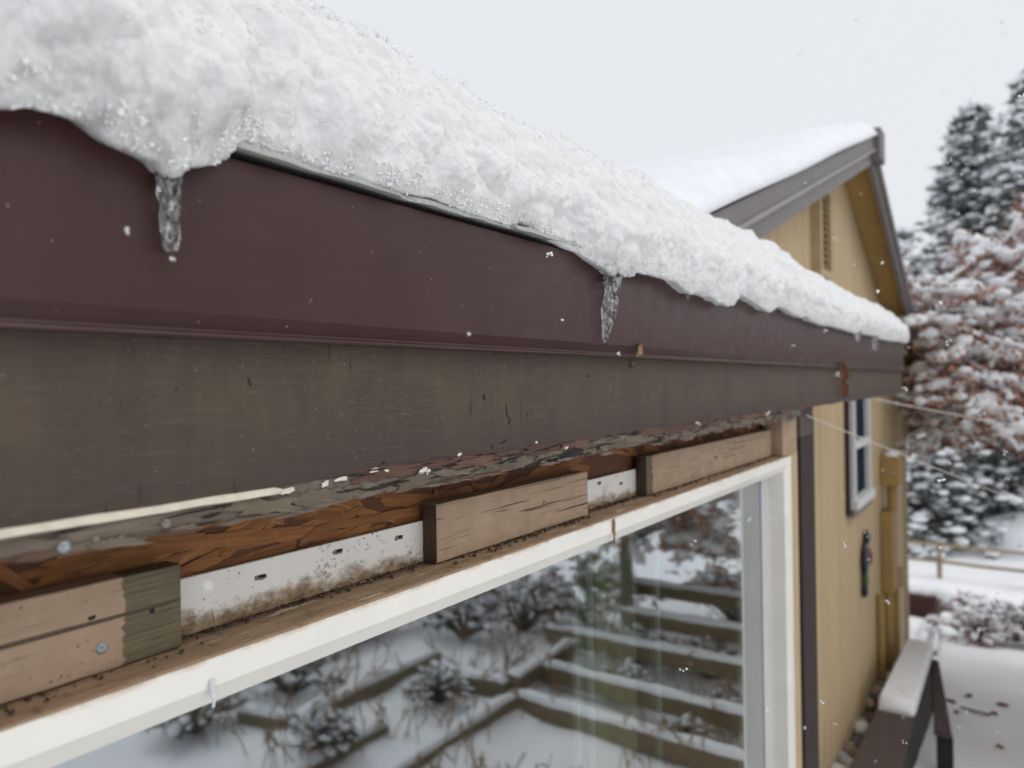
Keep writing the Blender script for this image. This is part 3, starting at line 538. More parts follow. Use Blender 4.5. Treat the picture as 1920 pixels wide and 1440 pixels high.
# icicles: lumpy lathes flaring into the snow
def icicle(label, p, prof, lean=(0, 0), seed=1, sides=22, lump=.12):
    V = []; Fc = []; k = len(prof); L_ = prof[-1][0]
    sub = []; 
    for i in range(k - 1):
        for j in range(5): f_ = j / 5; sub.append((prof[i][0] + (prof[i + 1][0] - prof[i][0]) * f_, prof[i][1] + (prof[i + 1][1] - prof[i][1]) * f_))
    sub.append(prof[-1]); arr = np.array([[s_, 0, 0] for s_, _ in sub])
    for i, (s_, r__) in enumerate(sub):
        f_ = s_ / L_
        for a in range(sides):
            w_ = 2 * math.pi * a / sides; V.append((math.cos(w_) * r__, math.sin(w_) * r__, -s_))
    V = np.array(V); dr = 1 + lump * (fbm(V * 95 + seed * 9.7, 2) * 1.3 + .5 * perlin(V * 330 + seed)); V[:, :2] *= dr[:, None]
    f_ = np.clip(-V[:, 2] / L_, 0, 1); V[:, 0] += lean[0] * f_ ** 1.3; V[:, 1] += lean[1] * f_ ** 1.3
    for i in range(len(sub) - 1):
        for a in range(sides): b = (a + 1) % sides; Fc.append((i * sides + a, (i + 1) * sides + a, (i + 1) * sides + b, i * sides + b))
    Fc.append(tuple(range(sides))); Fc.append(tuple((len(sub) - 1) * sides + a for a in range(sides))[::-1])
    o = link('icicle', mesh('icicle', V, Fc), M['ice'], None, 180); o.location = p; return tag(o, label, 'icicle', 'icicles along the eave')
icicle('blunt clear icicle hanging from the slumped snow near the left end', (.0125, .3230, .2000), [(0, .006), (.006, .0105), (.012, .0125), (.019, .0108), (.028, .0092), (.036, .0087), (.047, .0084), (.060, .0080), (.072, .0075), (.078, .0066), (.0815, .005), (.083, .002)], (0, .0015), 1, lump=.2)
icicle('long bumpy clear icicle tapering to a point at mid eave', (.013, 1.137, .2000), [(0, .009), (.006, .016), (.014, .0190), (.024, .0158), (.036, .0140), (.048, .0124), (.062, .0150), (.078, .0140), (.093, .0112), (.108, .0080), (.122, .0052), (.131, .0016)], (-.002, -.034), 2, lump=.20)
icicle('tiny icicle tip just beyond the long bumpy one', (.02, 1.4705, .190), [(0, .006), (.004, .0045), (.010, .003), (.014, .001)], (0, 0), 3)
icicle('small glassy drop under the far snow, left of two', (.028, 3.42, .205), [(0, .016), (.01, .012), (.03, .009), (.042, .004)], (0, 0), 4)
icicle('small glassy drop under the far snow, right of two', (.028, 3.86, .205), [(0, .018), (.012, .012), (.035, .012), (.058, .010), (.068, .003)], (0, .01), 5)

# things caught on the eave
def curled_leaf(label, p, s, rot, m_, cat='leaf', nm='dead_leaf'):
    V = []; Fc = []; n_ = 9
    for i in range(n_):
        f_ = i / (n_ - 1); w_ = math.sin(math.pi * (f_ * .92 + .04)) ** .8 * .26 * s * (1 + .25 * math.sin(9 * f_ + s * 90))
        for j in (-1, -.5, 0, .5, 1): V.append((.12 * s * (j * j) + .10 * s * math.sin(3 * f_), w_ * j, -s * f_ + .05 * s * j * j))
    for i in range(n_ - 1):
        for j in range(4): Fc.append((i * 5 + j, i * 5 + j + 1, (i + 1) * 5 + j + 1, (i + 1) * 5 + j))
    me = mesh(nm, V, Fc); bm = bmesh.new(); bm.from_mesh(me); bmesh.ops.solidify(bm, geom=list(bm.faces), thickness=.02 * s); bm.to_mesh(me); bm.free()
    o = link(nm, me, m_, None, 60); o.location = p; o.rotation_euler = rot; return tag(o, label, cat)
curled_leaf('pale dry wood sliver stuck on the lip of the metal fascia', (.001, 1.265, .073), .034, (-.75, 0, 0), M['straw'], 'debris', 'wood_sliver')
curled_leaf('small rusty scrap clinging below the metal lip', (-.017, 1.262, .0375), .018, (1.2, .2, 0), M['deadleaf'], 'debris', 'dry_scrap')
curled_leaf('reddish dry leaf hanging on the far part of the brown board', (-.004, 3.22, .062), .085, (.05, .1, -1.0), M['deadleaf'])
curled_leaf('dark curled leaf tip stuck low on the far brown board', (-.002, 3.24, -.015), .075, (.2, .5, -.9), M['deadleaf'])

# ================================================================== THE GABLE HOUSE BEHIND
GH = thing('gable_house', 'tan gable house with snowy roof and taupe rake boards behind the eave', 'house', (-.58, 6.3, -3.3))
GX = -.58; RX = -.30; AP = (6.22, 1.905); LS, RS = .352, .486; CY = 9.93
def rake(y): return AP[1] - (AP[0] - y) * LS if y < AP[0] else AP[1] - (y - AP[0]) * RS
prof = [(2.97, -3.6), (CY, -3.9), (CY, rake(CY) - .18), (AP[0], AP[1] - .18), (2.97, rake(2.97) - .18)]
V = [(GX, a, b) for a, b in prof] + [(-8.5, a, b) for a, b in prof]; k = len(prof)
gw = link('wall', mesh('wall', V, [tuple(range(k))[::-1], tuple(range(k, 2 * k))] + [(i, (i + 1) % k, k + (i + 1) % k, k + i) for i in range(k)]), M['wall'], GH)
y_ = 2.98; pw = .203
while y_ < CY - .02:
    y1 = min(y_ + pw, CY); a, b = y_ + .0025, y1 - .0025; za, zb = rake(a) - .15, rake(b) - .15; x0, x1 = GX - .004, GX + .011 + random.uniform(0, .002)
    ring = [(a, -3.7), (b, -3.7), (b, zb)] + ([(AP[0], AP[1] - .15)] if a < AP[0] < b else []) + [(a, za)]; nr = len(ring)
    V = [(x0, *p) for p in ring] + [(x1, p[0] + (.003 if p[0] < (a + b) / 2 else -.003), p[1]) for p in ring]
    link('siding_plank', mesh('siding_plank', V, [tuple(range(nr, 2 * nr))] + [(i, (i + 1) % nr, nr + (i + 1) % nr, nr + i) for i in range(nr)]), M['siding'], gw); y_ = y1
# roof slabs, rake boards, soffit
def slab(nm, ya, yb, top0, top1, m_, parent, x0, x1, dz=0.0):
    secs = [[(x_, y_, rake(y_) + dz + t0) for y_, t0 in ((ya, top0), (yb, top0), (yb, top1), (ya, top1))] for x_ in (x0, x1)]
    return link(nm, loft_me(nm, secs), m_, parent)
yl, yr = 2.2, 10.28
gr = slab('roof', yl, AP[0] - .002, -.09, -.02, M['taupe'], GH, -8.6, RX - .03); slab('roof_slope', AP[0] + .002, yr, -.09, -.02, M['taupe'], gr, -8.6, RX - .03)
for nm, ya, yb in (('rake_board', yl, AP[0] - .003), ('rake_board', AP[0] + .003, yr)):
    o = slab(nm, ya, yb, -.095, 0.0, M['taupe'], GH, RX - .028, RX); slab('lip', ya, yb, -.115, -.092, M['taupe_lt'], o, RX - .02, RX + .012); slab('lower_board', ya, yb, -.215, -.116, M['taupe'], o, RX - .06, RX - .022)
slab('soffit', AP[0], yr - .02, -.13, -.10, M['ochre'], gr, GX - .05, RX - .061); slab('soffit', yl, AP[0], -.13, -.10, M['ochre'], gr, GX - .05, RX - .061)
box('ridge_cap', (RX - .06, RX + .05, AP[0] - .05, AP[0] + .16, AP[1] - .20, AP[1] + .055), M['taupe'], gr, .01)
# snow lying on that roof: rounded pillow
secs = []
for x_ in np.concatenate([[RX + .03, RX + .01, RX - .02, RX - .08, RX - .2], np.linspace(-.9, -8.6, 14)]):
    ed = min(1, max(0, (RX + .035 - x_) / .16)) ** .5; s_ = []
    for y_ in np.linspace(1.9, 6.34, 24): s_.append((x_, y_, rake(min(y_, AP[0])) - .016 + ed * (.19 + .02 * math.sin(y_ * 3 + x_)) * min(1, (6.4 - y_) / .2)))
    secs.append(s_)
tag(link('gable_snow', loft_me('gable_snow', secs, False, False), M['far_snow'], None, 180), 'smooth snow blanket on the near slope of the gable roof', 'snow')
bm = bmesh.new(); bm.from_mesh(bpy.data.objects['gable_snow'].data); bmesh.ops.solidify(bm, geom=list(bm.faces), thickness=.01); bmesh.ops.recalc_face_normals(bm, faces=bm.faces); bm.to_mesh(bpy.data.objects['gable_snow'].data); bm.free()
# gable vent
vt = box('gable_vent', (GX + .010, GX + .02, 5.30, 5.60, .78, 1.34), M['dkbrown'], GH); vt['label'] = 'tall louvred vent in the gable'
for b in [(5.25, 5.315, .78, 1.34), (5.585, 5.65, .78, 1.34)]: box('vent_frame', (GX + .012, GX + .075, *b), M['wall'], vt)
for b in [(5.253, 5.647, .72, .779), (5.253, 5.647, 1.341, 1.385)]: box('vent_frame', (GX + .012, GX + .074, *b), M['wall'], vt)
for i in range(11):
    z_ = .81 + i * .048; link('slat', loft_me('slat', ysec([(GX + .02, z_ + .03), (GX + .06, z_ - .005), (GX + .06, z_ + .003), (GX + .02, z_ + .04)], (5.32, 5.58))), M['ochre'], vt)
# sash window
sw = box('window', (GX + .011, GX + .03, 6.41, 7.10, -1.00, .22), M['dglass'], GH); sw['label'] = 'white sash window with dark panes'
for b in [(6.36, 6.43, -1.05, .28), (7.09, 7.15, -1.05, .28)]: box('window_frame', (GX + .012, GX + .075, *b), M['white'], sw, .005)
box('window_frame', (GX + .012, GX + .074, 6.43, 7.09, .20, .28), M['white'], sw); box('window_frame', (GX + .012, GX + .082, 6.43, 7.09, -.585, -.525), M['white'], sw); box('window_sill', (GX + .012, GX + .10, 6.34, 7.17, -1.08, -1.00), M['white'], sw, .006)
box('shadow_trim', (GX + .012, GX + .045, 6.285, 6.325, -1.12, .30), M['dkbrown'], sw); box('sill_trim', (GX + .012, GX + .070, 6.34, 7.20, -1.14, -1.085), M['taupe'], sw)  # narrow dark brown strip left of the frame, taupe strip under the sill
# electric boxes and pipes painted like the wall
mt = box('meter_box', (GX + .012, GX + .19, 8.06, 8.42, -1.10, -.80), M['ochre'], GH, .012); mt['label'] = 'ochre meter box on the wall with snow on top'
tube('pipe', [(GX + .10, 8.2, -1.10), (GX + .10, 8.2, -1.36)], .045, M['ochre'], mt); V, Fa = blobs([(GX + .10, 8.16 + i * .08, -.79) for i in range(4)], [.07] * 4, .5, 2, .08); link('snow_cap', fastmesh('snow_cap', V, Fa), M['far_snow'], mt, 180)
pb = box('panel_box', (GX + .012, GX + .125, 8.02, 8.34, -2.18, -1.36), M['ochre'], GH, .012); pb['label'] = 'long ochre panel box below the meter'
for xx, yy_, z0, z1, rr in [(.06, 8.12, -3.55, -2.18, .035), (.045, 7.72, -3.5, -2.12, .04), (.055, 8.75, -3.6, -2.1, .03), (.05, 8.45, -3.55, -2.3, .025)]: tube('conduit', [(GX + xx, yy_, z0), (GX + xx, yy_, z1)], rr, M['ochre'], pb)
box('gauge', (GX + .012, GX + .14, 8.66, 8.84, -2.26, -2.08), M['wall'], pb, .02)
box('corner_trim', (GX + .013, GX + .035, CY - .09, CY + .02, -3.7, -.05), M['siding'], GH); box('corner_return', (-.9, GX + .036, CY + .004, CY + .03, -3.7, -.05), M['taupe'], GH)
# wall ornament
orn = thing('wall_ornament', 'small dark painted ornament with pink and green touches on the tan wall', 'ornament', (GX + .05, 6.95, -1.7))
mats = {'navy': simple('navy_paint', (.014, .013, .026), .4, .2, 20), 'pink': simple('pink_paint', (.16, .03, .06), .5, .2, 20), 'green': simple('green_paint', (.05, .09, .03), .5, .2, 20), 'blue': simple('blue_paint', (.03, .07, .12), .5, .2, 20)}
for nm, mm, cy_, cz_, ry, rz in [('body', 'navy', 6.98, -1.62, .11, .17), ('head', 'navy', 7.08, -1.44, .08, .07), ('breast', 'pink', 7.04, -1.60, .05, .08), ('wing', 'green', 6.96, -1.80, .05, .09), ('tail', 'navy', 6.93, -1.88, .04, .07)]:
    V, Fa = blobs([(0, 0, 0)], [1.0], 1, 2, .04); V = V * (.03, ry, rz) + (GX + .04 + (.02 if nm == 'breast' else 0), cy_, cz_); link(nm, fastmesh(nm, V, Fa), mats[mm], orn, 180)

# ================================================================== YARD
# dark timber bench along the wall, snow lying on its far end
bn = thing('timber_bench', 'dark brown timber bench along the tan wall, its far end under snow', 'bench', (-.25, 6.5, -3.3))
def plank(nm, a, b, w0, w1, zt, th, m_, parent):
    V = [(a[0] - w0 / 2, a[1], zt), (a[0] + w0 / 2, a[1], zt), (b[0] + w1 / 2, b[1], zt), (b[0] - w1 / 2, b[1], zt)]; V += [(p[0], p[1], p[2] - th) for p in V]
    me = mesh(nm, V, [(0, 1, 2, 3), (7, 6, 5, 4), (0, 4, 5, 1), (1, 5, 6, 2), (2, 6, 7, 3), (3, 7, 4, 0)]); bm = bmesh.new(); bm.from_mesh(me); bmesh.ops.bevel(bm, geom=list(bm.edges), offset=.008, segments=2, affect='EDGES'); bm.to_mesh(me); bm.free()
    return link(nm, me, m_, parent)
plank('cap_board', (-.285, 4.2), (-.262, 8.30), .33, .24, -2.78, .045, M['darkwood'], bn)
plank('front_panel', (-.150, 4.25), (-.170, 8.25), .05, .05, -2.827, .55, M['blackwood'], bn)
plank('back_panel', (-.40, 4.25), (-.355, 8.25), .05, .05, -2.827, .55, M['blackwood'], bn)
br = thing('slanted_rail', 'dark grey timber rail slanting away from the far end of the bench', 'rail', (.1, 7, -3.3))
plank('rail', (.065, 6.62), (-.125, 8.28), .125, .06, -2.85, .05, M['darkwood'], br)
for i in range(4): plank('groove_board', (.065 - .045 + i * .03, 6.63), (-.125 - .02 + i * .0135, 8.27), .018, .009, -2.842, .012, M['darkwood'], br)
plank('end_post', (.075, 6.63), (.072, 6.72), .115, .115, -2.902, .55, M['blackwood'], br); plank('end_post', (-.12, 8.2), (-.12, 8.28), .07, .07, -2.902, .8, M['blackwood'], br)
# snow slab on the bench
gy_ = np.linspace(6.60, 8.34, 40); secs = []
for y_ in gy_:
    ed = min(1, (y_ - 6.585) / .10, (8.36 - y_) / .08) ** .5; wl = (.142 - .011 * (y_ - 6.5)) * min(1, .80 + .2 * ed); xc = -.285 + .023 * (y_ - 4.2) / 4.1; hgt = .105 * ed
    secs.append([(xc - wl, y_, -2.777), (xc - wl * .97, y_, -2.777 + hgt * .6), (xc - wl * .82, y_, -2.777 + hgt * .95), (xc, y_, -2.777 + hgt), (xc + wl * .82, y_, -2.777 + hgt * .95), (xc + wl * .98, y_, -2.777 + hgt * .6), (xc + wl, y_, -2.777)])
tag(link('bench_snow', loft_me('bench_snow', secs), M['far_snow'], None, 50), 'flat slab of snow on the far end of the dark bench', 'snow')
# river stones between the bench and the wall
scol = [simple('grey_stone', (.28, .28, .27), .8, .3, 14), simple('red_stone', (.24, .13, .10), .8, .3, 14), simple('pale_stone', (.52, .50, .46), .8, .2, 14), simple('brown_stone', (.20, .15, .11), .8, .3, 14)]
scol += [simple('dark_stone', (.10, .10, .105), .8, .3, 14), simple('tan_stone', (.38, .30, .20), .8, .25, 14)]; cname = ('grey', 'reddish', 'pale', 'brown', 'dark', 'tan'); k = 0
for xs, side in ((-.44, 'against the dark bench'), (-.53, 'against the tan wall')):
    for zi, zone in enumerate(('near the bottom edge of the picture', 'midway along the bench', 'by the snowy end of the bench')):
        order = list(range(6)); random.shuffle(order)
        for q_, ci in enumerate(order):
            y_ = 4.75 + (zi * 6 + q_ + (.5 if xs < -.5 else 0)) * .205; r_ = random.uniform(.066, .092); V = ICO2[0] * (1 + .16 * perlin(ICO2[0] * 1.3 + k * 3.1))[:, None] * (r_ * .8, r_ * random.uniform(1.05, 1.3), r_ * .75)
            o = link('river_stone', fastmesh('river_stone', V, ICO2[1]), scol[ci], None, 180); zt = np.interp(y_, [4.5, 8.6], [-2.86, -3.06]); o.location = (xs + random.uniform(-.025, .025), y_ + random.uniform(-.03, .03), zt + random.uniform(-.02, .02)); o.rotation_euler = (0, 0, random.uniform(-.6, .6)); k += 1
            tag(o, cname[ci] + ' rounded stone ' + side + ', ' + zone, 'stone', 'river stones along the house wall')
bed = link('gravel_bed', loft_me('gravel_bed', [[(-.60, y_, z_), (-.33, y_, z_), (-.33, y_, -3.6), (-.60, y_, -3.6)] for y_, z_ in ((4.2, -2.92), (8.8, -3.12))]), M['crumb']); tag(bed, kind='structure')
# fallen leaves on the snow
for i, (lb, x_, y_, s_) in enumerate([('large dark leaf on the snow right beside the far end of the bench', -.03, 8.62, .16), ('dark curled leaf on the snow, second from the bench', .12, 8.95, .12), ('brown leaf on the snow, upper one of a pair', .42, 8.85, .13), ('brown leaf on the snow, lower one of a pair', .36, 8.5, .10), ('lone brown leaf on open snow near the right edge', .42, 7.55, .09), ('thin russet leaf on the snow near the bottom edge', .28, 6.75, .12), ('small leaf scrap on the snow past the slanted rail', .05, 8.3, .08)]):
    V, Fa = blobs([(0, 0, 0)], [1.0], 1, 1, .2); V = V * (s_ * .55, s_ * .32, .014); o = link('fallen_leaf', fastmesh('fallen_leaf', V, Fa), M['deadleaf'] if i != 1 else M['darkgreen'], None, 180)
    o.location = (x_, y_, G(x_, y_) + .012); o.rotation_euler = (.1, .1, random.uniform(0, 3)); tag(o, lb, 'leaf')
o = curled_leaf('yellow brown leaf lying on the snow slab of the bench', (-.20, 6.78, -2.693), .10, (1.5, .1, 1.2), M['straw'])
tag(tube('fallen_twig', [(.08, 8.45, G(.08, 8.45) + .015), (.2, 8.38, G(.2, 8.38) + .02), (.33, 8.36, G(.33, 8.36) + .015)], .011, M['bark']), 'thin bare twig lying on the snow between fallen leaves', 'twig')
# snowy timber edging, planter, shrubs behind
for lb, (xa, ya), (xb, yb), w_ in [('flat snow covered plank path beside the far house corner', (-.50, 10.2), (-.68, 13.7), .12), ('narrow snow covered edging right of the plank path', (-.34, 10.6), (-.53, 13.7), .06)]:
    za, zb = G(xa, ya), G(xb, yb); th_ = thing('snowy_edging', lb, 'edging', (xa, ya, za)); secs = []; cap = []
    for i in range(15):
        f_ = i / 14; x_ = xa + (xb - xa) * f_; y_ = ya + (yb - ya) * f_; z_ = G(x_, y_); q_ = .02 * random.uniform(.6, 1.2)
        secs.append([(x_ - w_ / 2, y_, z_ - .1), (x_ + w_ / 2, y_, z_ - .1), (x_ + w_ / 2, y_, z_ + .03), (x_ - w_ / 2, y_, z_ + .03)]); cap.append([(x_ - w_ * .5, y_, z_ + .032), (x_ - w_ * .42, y_, z_ + .055 + q_), (x_, y_, z_ + .062 + q_), (x_ + w_ * .42, y_, z_ + .055 + q_), (x_ + w_ * .5, y_, z_ + .032)])
    link('plank', loft_me('plank', secs), M['darkwood'], th_); link('snow_cap', loft_me('snow_cap', cap), M['far_snow'], th_, 70)
pl = thing('planter_box', 'dark red planter box under snow behind the house corner', 'planter', (-1.05, 14.6, G(-1, 14.6))); z_ = G(-1.05, 14.6)
box('box', (-1.55, -.62, 14.3, 15.0, z_ - .1, z_ + .42), simple('dark_red_wood', (.055, .018, .015), .8, .3, 8), pl, .02); V, Fa = blobs([(-1.4 + i * .2, 14.65, z_ + .44) for i in range(5)], [.26] * 5, .4, 2, .05); link('snow_cap', fastmesh('snow_cap', V, Fa), M['far_snow'], pl, 180)
def shrub(label, x_, y_, r_, h_, nt=26, m_=None, leaf=None, snow=1.0, group='snowy shrubs in the yard', seed=0, z=None):
    R_ = random.Random(seed + 31); z_ = G(x_, y_) if z is None else z; sh = thing('snowy_shrub', label, 'shrub', (x_, y_, z_), group); mb = MB(); sc = []; sr = []; lv = MB()
    for i in range(nt):
        a = R_.uniform(0, 6.283); q = math.sqrt(R_.random()) * r_; e_ = Vector((x_ + math.cos(a) * q, y_ + math.sin(a) * q, z_ + h_ * (1 - .55 * (q / r_) ** 2) * R_.uniform(.7, 1))); b_ = Vector((x_, y_, z_)); mid = b_.lerp(e_, .55) + Vector((0, 0, .12 * h_)); mb.tube([b_, mid, e_], [.014, .010, .004], 5)
        for t_ in (.55, .75, .9, 1.0):
            p = b_.lerp(mid, t_ * 2) if t_ < .5 else mid.lerp(e_, (t_ - .5) * 2)
            if R_.random() < snow: sc.append(p + Vector((0, 0, .02))); sr.append(R_.uniform(.02, .06) * r_ / .5)
            for _ in range(4):
                d = Vector((R_.gauss(0, 1), R_.gauss(0, 1), R_.gauss(-.3, .6))).normalized() * R_.uniform(.05, .13) * r_ / .5; s_ = d.cross(Vector((R_.random(), R_.random(), R_.random()))).normalized() * d.length * .13; lv.add([p, p + d * .5 + s_, p + d, p + d * .5 - s_], [(0, 1, 2, 3)])
    tag(mb.build('twigs', m_ or M['bark'], sh), kind='stuff'); tag(lv.build('foliage', leaf or M['darkgreen'], sh), kind='stuff')
    if sc: V, Fa = blobs(sc, sr, .6, 1, .15); tag(link('snow_clumps', fastmesh('snow_clumps', V, Fa), M['far_snow'], sh, 180), kind='stuff')
    return sh
for i, (lb, x_, y_, r_, h_) in enumerate([('low shrub bowed under snow in the middle of the yard', .02, 12.4, .62, .5), ('broad snowy shrub at the right edge of the yard', .75, 12.9, .75, .6), ('small snowy shrub right behind the house corner', -.75, 15.5, .55, .45), ('olive tinged shrub poking through snow at the right edge', .95, 14.0, .6, .45), ('flat twiggy shrub in front of the far fence', -.3, 17.2, .7, .35)]):
    shrub(lb, x_, y_, r_, h_, 40, leaf=M['dryneedle'] if i in (1, 3) else M['pinktwig'], seed=i)
# split-rail fence
fn = thing('rail_fence', 'two-rail wooden fence across the snowy slope', 'fence', (-1, 23.2, G(-1, 23.2)))
for i in range(7):
    x_ = -7.5 + i * 2.07; y_ = 23.2 + .04 * x_; z_ = G(x_, y_); zt = -4.66 + (-.012) * (x_ + 1.3); box('post', (x_ - .06, x_ + .06, y_ - .06, y_ + .06, z_ - .2, zt + .04), M['fence'], fn, .01)
for dz in (0, -.47):
    for i in range(6):
        xa, xb = -7.5 + i * 2.07, -7.5 + (i + 1) * 2.07; ya, yb = 23.1 + .04 * xa, 23.1 + .04 * xb; za, zb = -4.68 - .012 * (xa + 1.3) + dz, -4.68 - .012 * (xb + 1.3) + dz
        tube('rail', [(xa - .05, ya, za), ((xa + xb) / 2, (ya + yb) / 2, (za + zb) / 2 - .015), (xb + .05, yb, zb)], .048, M['fence'], fn, 7)
tag(link('snow_mound', fastmesh('snow_mound', ICO3[0] * (1 + .10 * perlin(ICO3[0] * 1.7))[:, None] * (3.0, 1.4, 1.25) + (1.9, 29.5, G(1.9, 29.5) + .25), ICO3[1]), M['far_snow'], None, 180), 'low rounded snow mound beyond the rail fence', 'snow')
# overhead lines with frost on them
def cable(label, a, b, sag, r_):
    a, b = Vector(a), Vector(b); o = tube('cable', [a.lerp(b, i / 24) - Vector((0, 0, sag * 4 * (i / 24) * (1 - i / 24))) for i in range(25)], r_, M['cable'], None, 8); return tag(o, label, 'cable', 'cables strung from the eave')
cable('thin pale cable running from the eave corner down across the tan wall', (-.05, 2.80, -.135), (2.5, 9.4, -2.1), .02, .0021)
cable('upper pale cable crossing the snowy russet branches at the right edge', (-.10, 4.1, -.09), (2.6, 10.2, -.93), .03, .0034)

# ---------------------------------------------------------------- trees
def conifer(label, x_, y_, h_, r_, seed, nb=230, snow=.75, base=None, nm='conifer_tree', first=.12):
    R_ = random.Random(seed); rg = np.random.default_rng(seed); z_ = G(x_, y_) if base is None else base; tr = thing(nm, label, 'tree', (x_, y_, z_), 'snowy conifers beyond the yard')
    tube('trunk', [(x_, y_, z_ - .3), (x_ + .1, y_, z_ + h_ * .5), (x_, y_, z_ + h_ * .98)], [r_ * .07, r_ * .045, .02], M['bark'], tr, 8); mb = MB(); C0 = []; RR = []
    for i in range(nb):
        f_ = first + (1 - first) * (i + R_.random()) / nb; L_ = r_ * (1 - f_) ** .6 * R_.uniform(.6, 1.08) + .12; a = R_.uniform(0, 6.283); st = Vector((x_, y_, z_ + h_ * f_)); d = Vector((math.cos(a), math.sin(a), R_.uniform(-.28, .12))); en = st + d * L_ + Vector((0, 0, -.10 * L_))
        mb.tube([st, en], [.03, .008], 4); nc = max(2, int(L_ / .32))
        for j in range(nc):
            t_ = (j + .9) / nc; sp = .16 + .20 * L_ * (1 - t_); C0.append(st.lerp(en, t_) + Vector((R_.gauss(0, sp), R_.gauss(0, sp), R_.gauss(0, .08)))); RR.append(R_.uniform(.22, .40) * (r_ / 3) ** .5)
    mb.build('branches', M['bark'], tr); c = np.array([v[:] for v in C0]); rr = np.array(RR); n_ = len(c); kn = 12
    d = rg.normal(size=(n_, kn, 3)); d[:, :, 2] = d[:, :, 2] * .5 - .15; d /= np.linalg.norm(d, axis=2, keepdims=True); d *= (rr[:, None] * rg.uniform(.6, 1.3, (n_, kn)))[:, :, None]; s_ = np.cross(d, rg.normal(size=(n_, kn, 3))); s_ /= np.linalg.norm(s_, axis=2, keepdims=True); s_ *= (np.linalg.norm(d, axis=2) * .16)[:, :, None]
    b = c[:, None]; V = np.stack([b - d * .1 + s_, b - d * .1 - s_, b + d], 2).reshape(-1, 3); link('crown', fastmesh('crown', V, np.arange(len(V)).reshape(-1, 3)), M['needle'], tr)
    kp = rg.random(n_) < snow; V, Fa = blobs(c[kp] + (0, 0, .07), rr[kp] * rg.uniform(.42, .80, kp.sum()), .5, 1, .2); tag(link('snow_cap', fastmesh('snow_cap', V, Fa), M['far_snow'], tr, 180), kind='stuff'); return tr
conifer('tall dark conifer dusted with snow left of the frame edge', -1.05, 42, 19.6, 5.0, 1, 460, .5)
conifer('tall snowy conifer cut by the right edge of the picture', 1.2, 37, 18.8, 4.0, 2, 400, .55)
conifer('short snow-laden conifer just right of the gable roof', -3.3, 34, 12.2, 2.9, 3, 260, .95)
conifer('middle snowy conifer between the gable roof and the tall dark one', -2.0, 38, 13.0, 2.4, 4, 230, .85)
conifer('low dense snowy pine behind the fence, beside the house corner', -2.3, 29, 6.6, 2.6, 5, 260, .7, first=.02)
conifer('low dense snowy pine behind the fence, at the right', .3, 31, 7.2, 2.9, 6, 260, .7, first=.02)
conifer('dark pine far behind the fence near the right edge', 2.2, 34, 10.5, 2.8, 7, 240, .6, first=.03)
conifer('dark pine far behind the fence near the house corner', -3.9, 33, 7.5, 2.8, 8, 220, .6, first=.03)

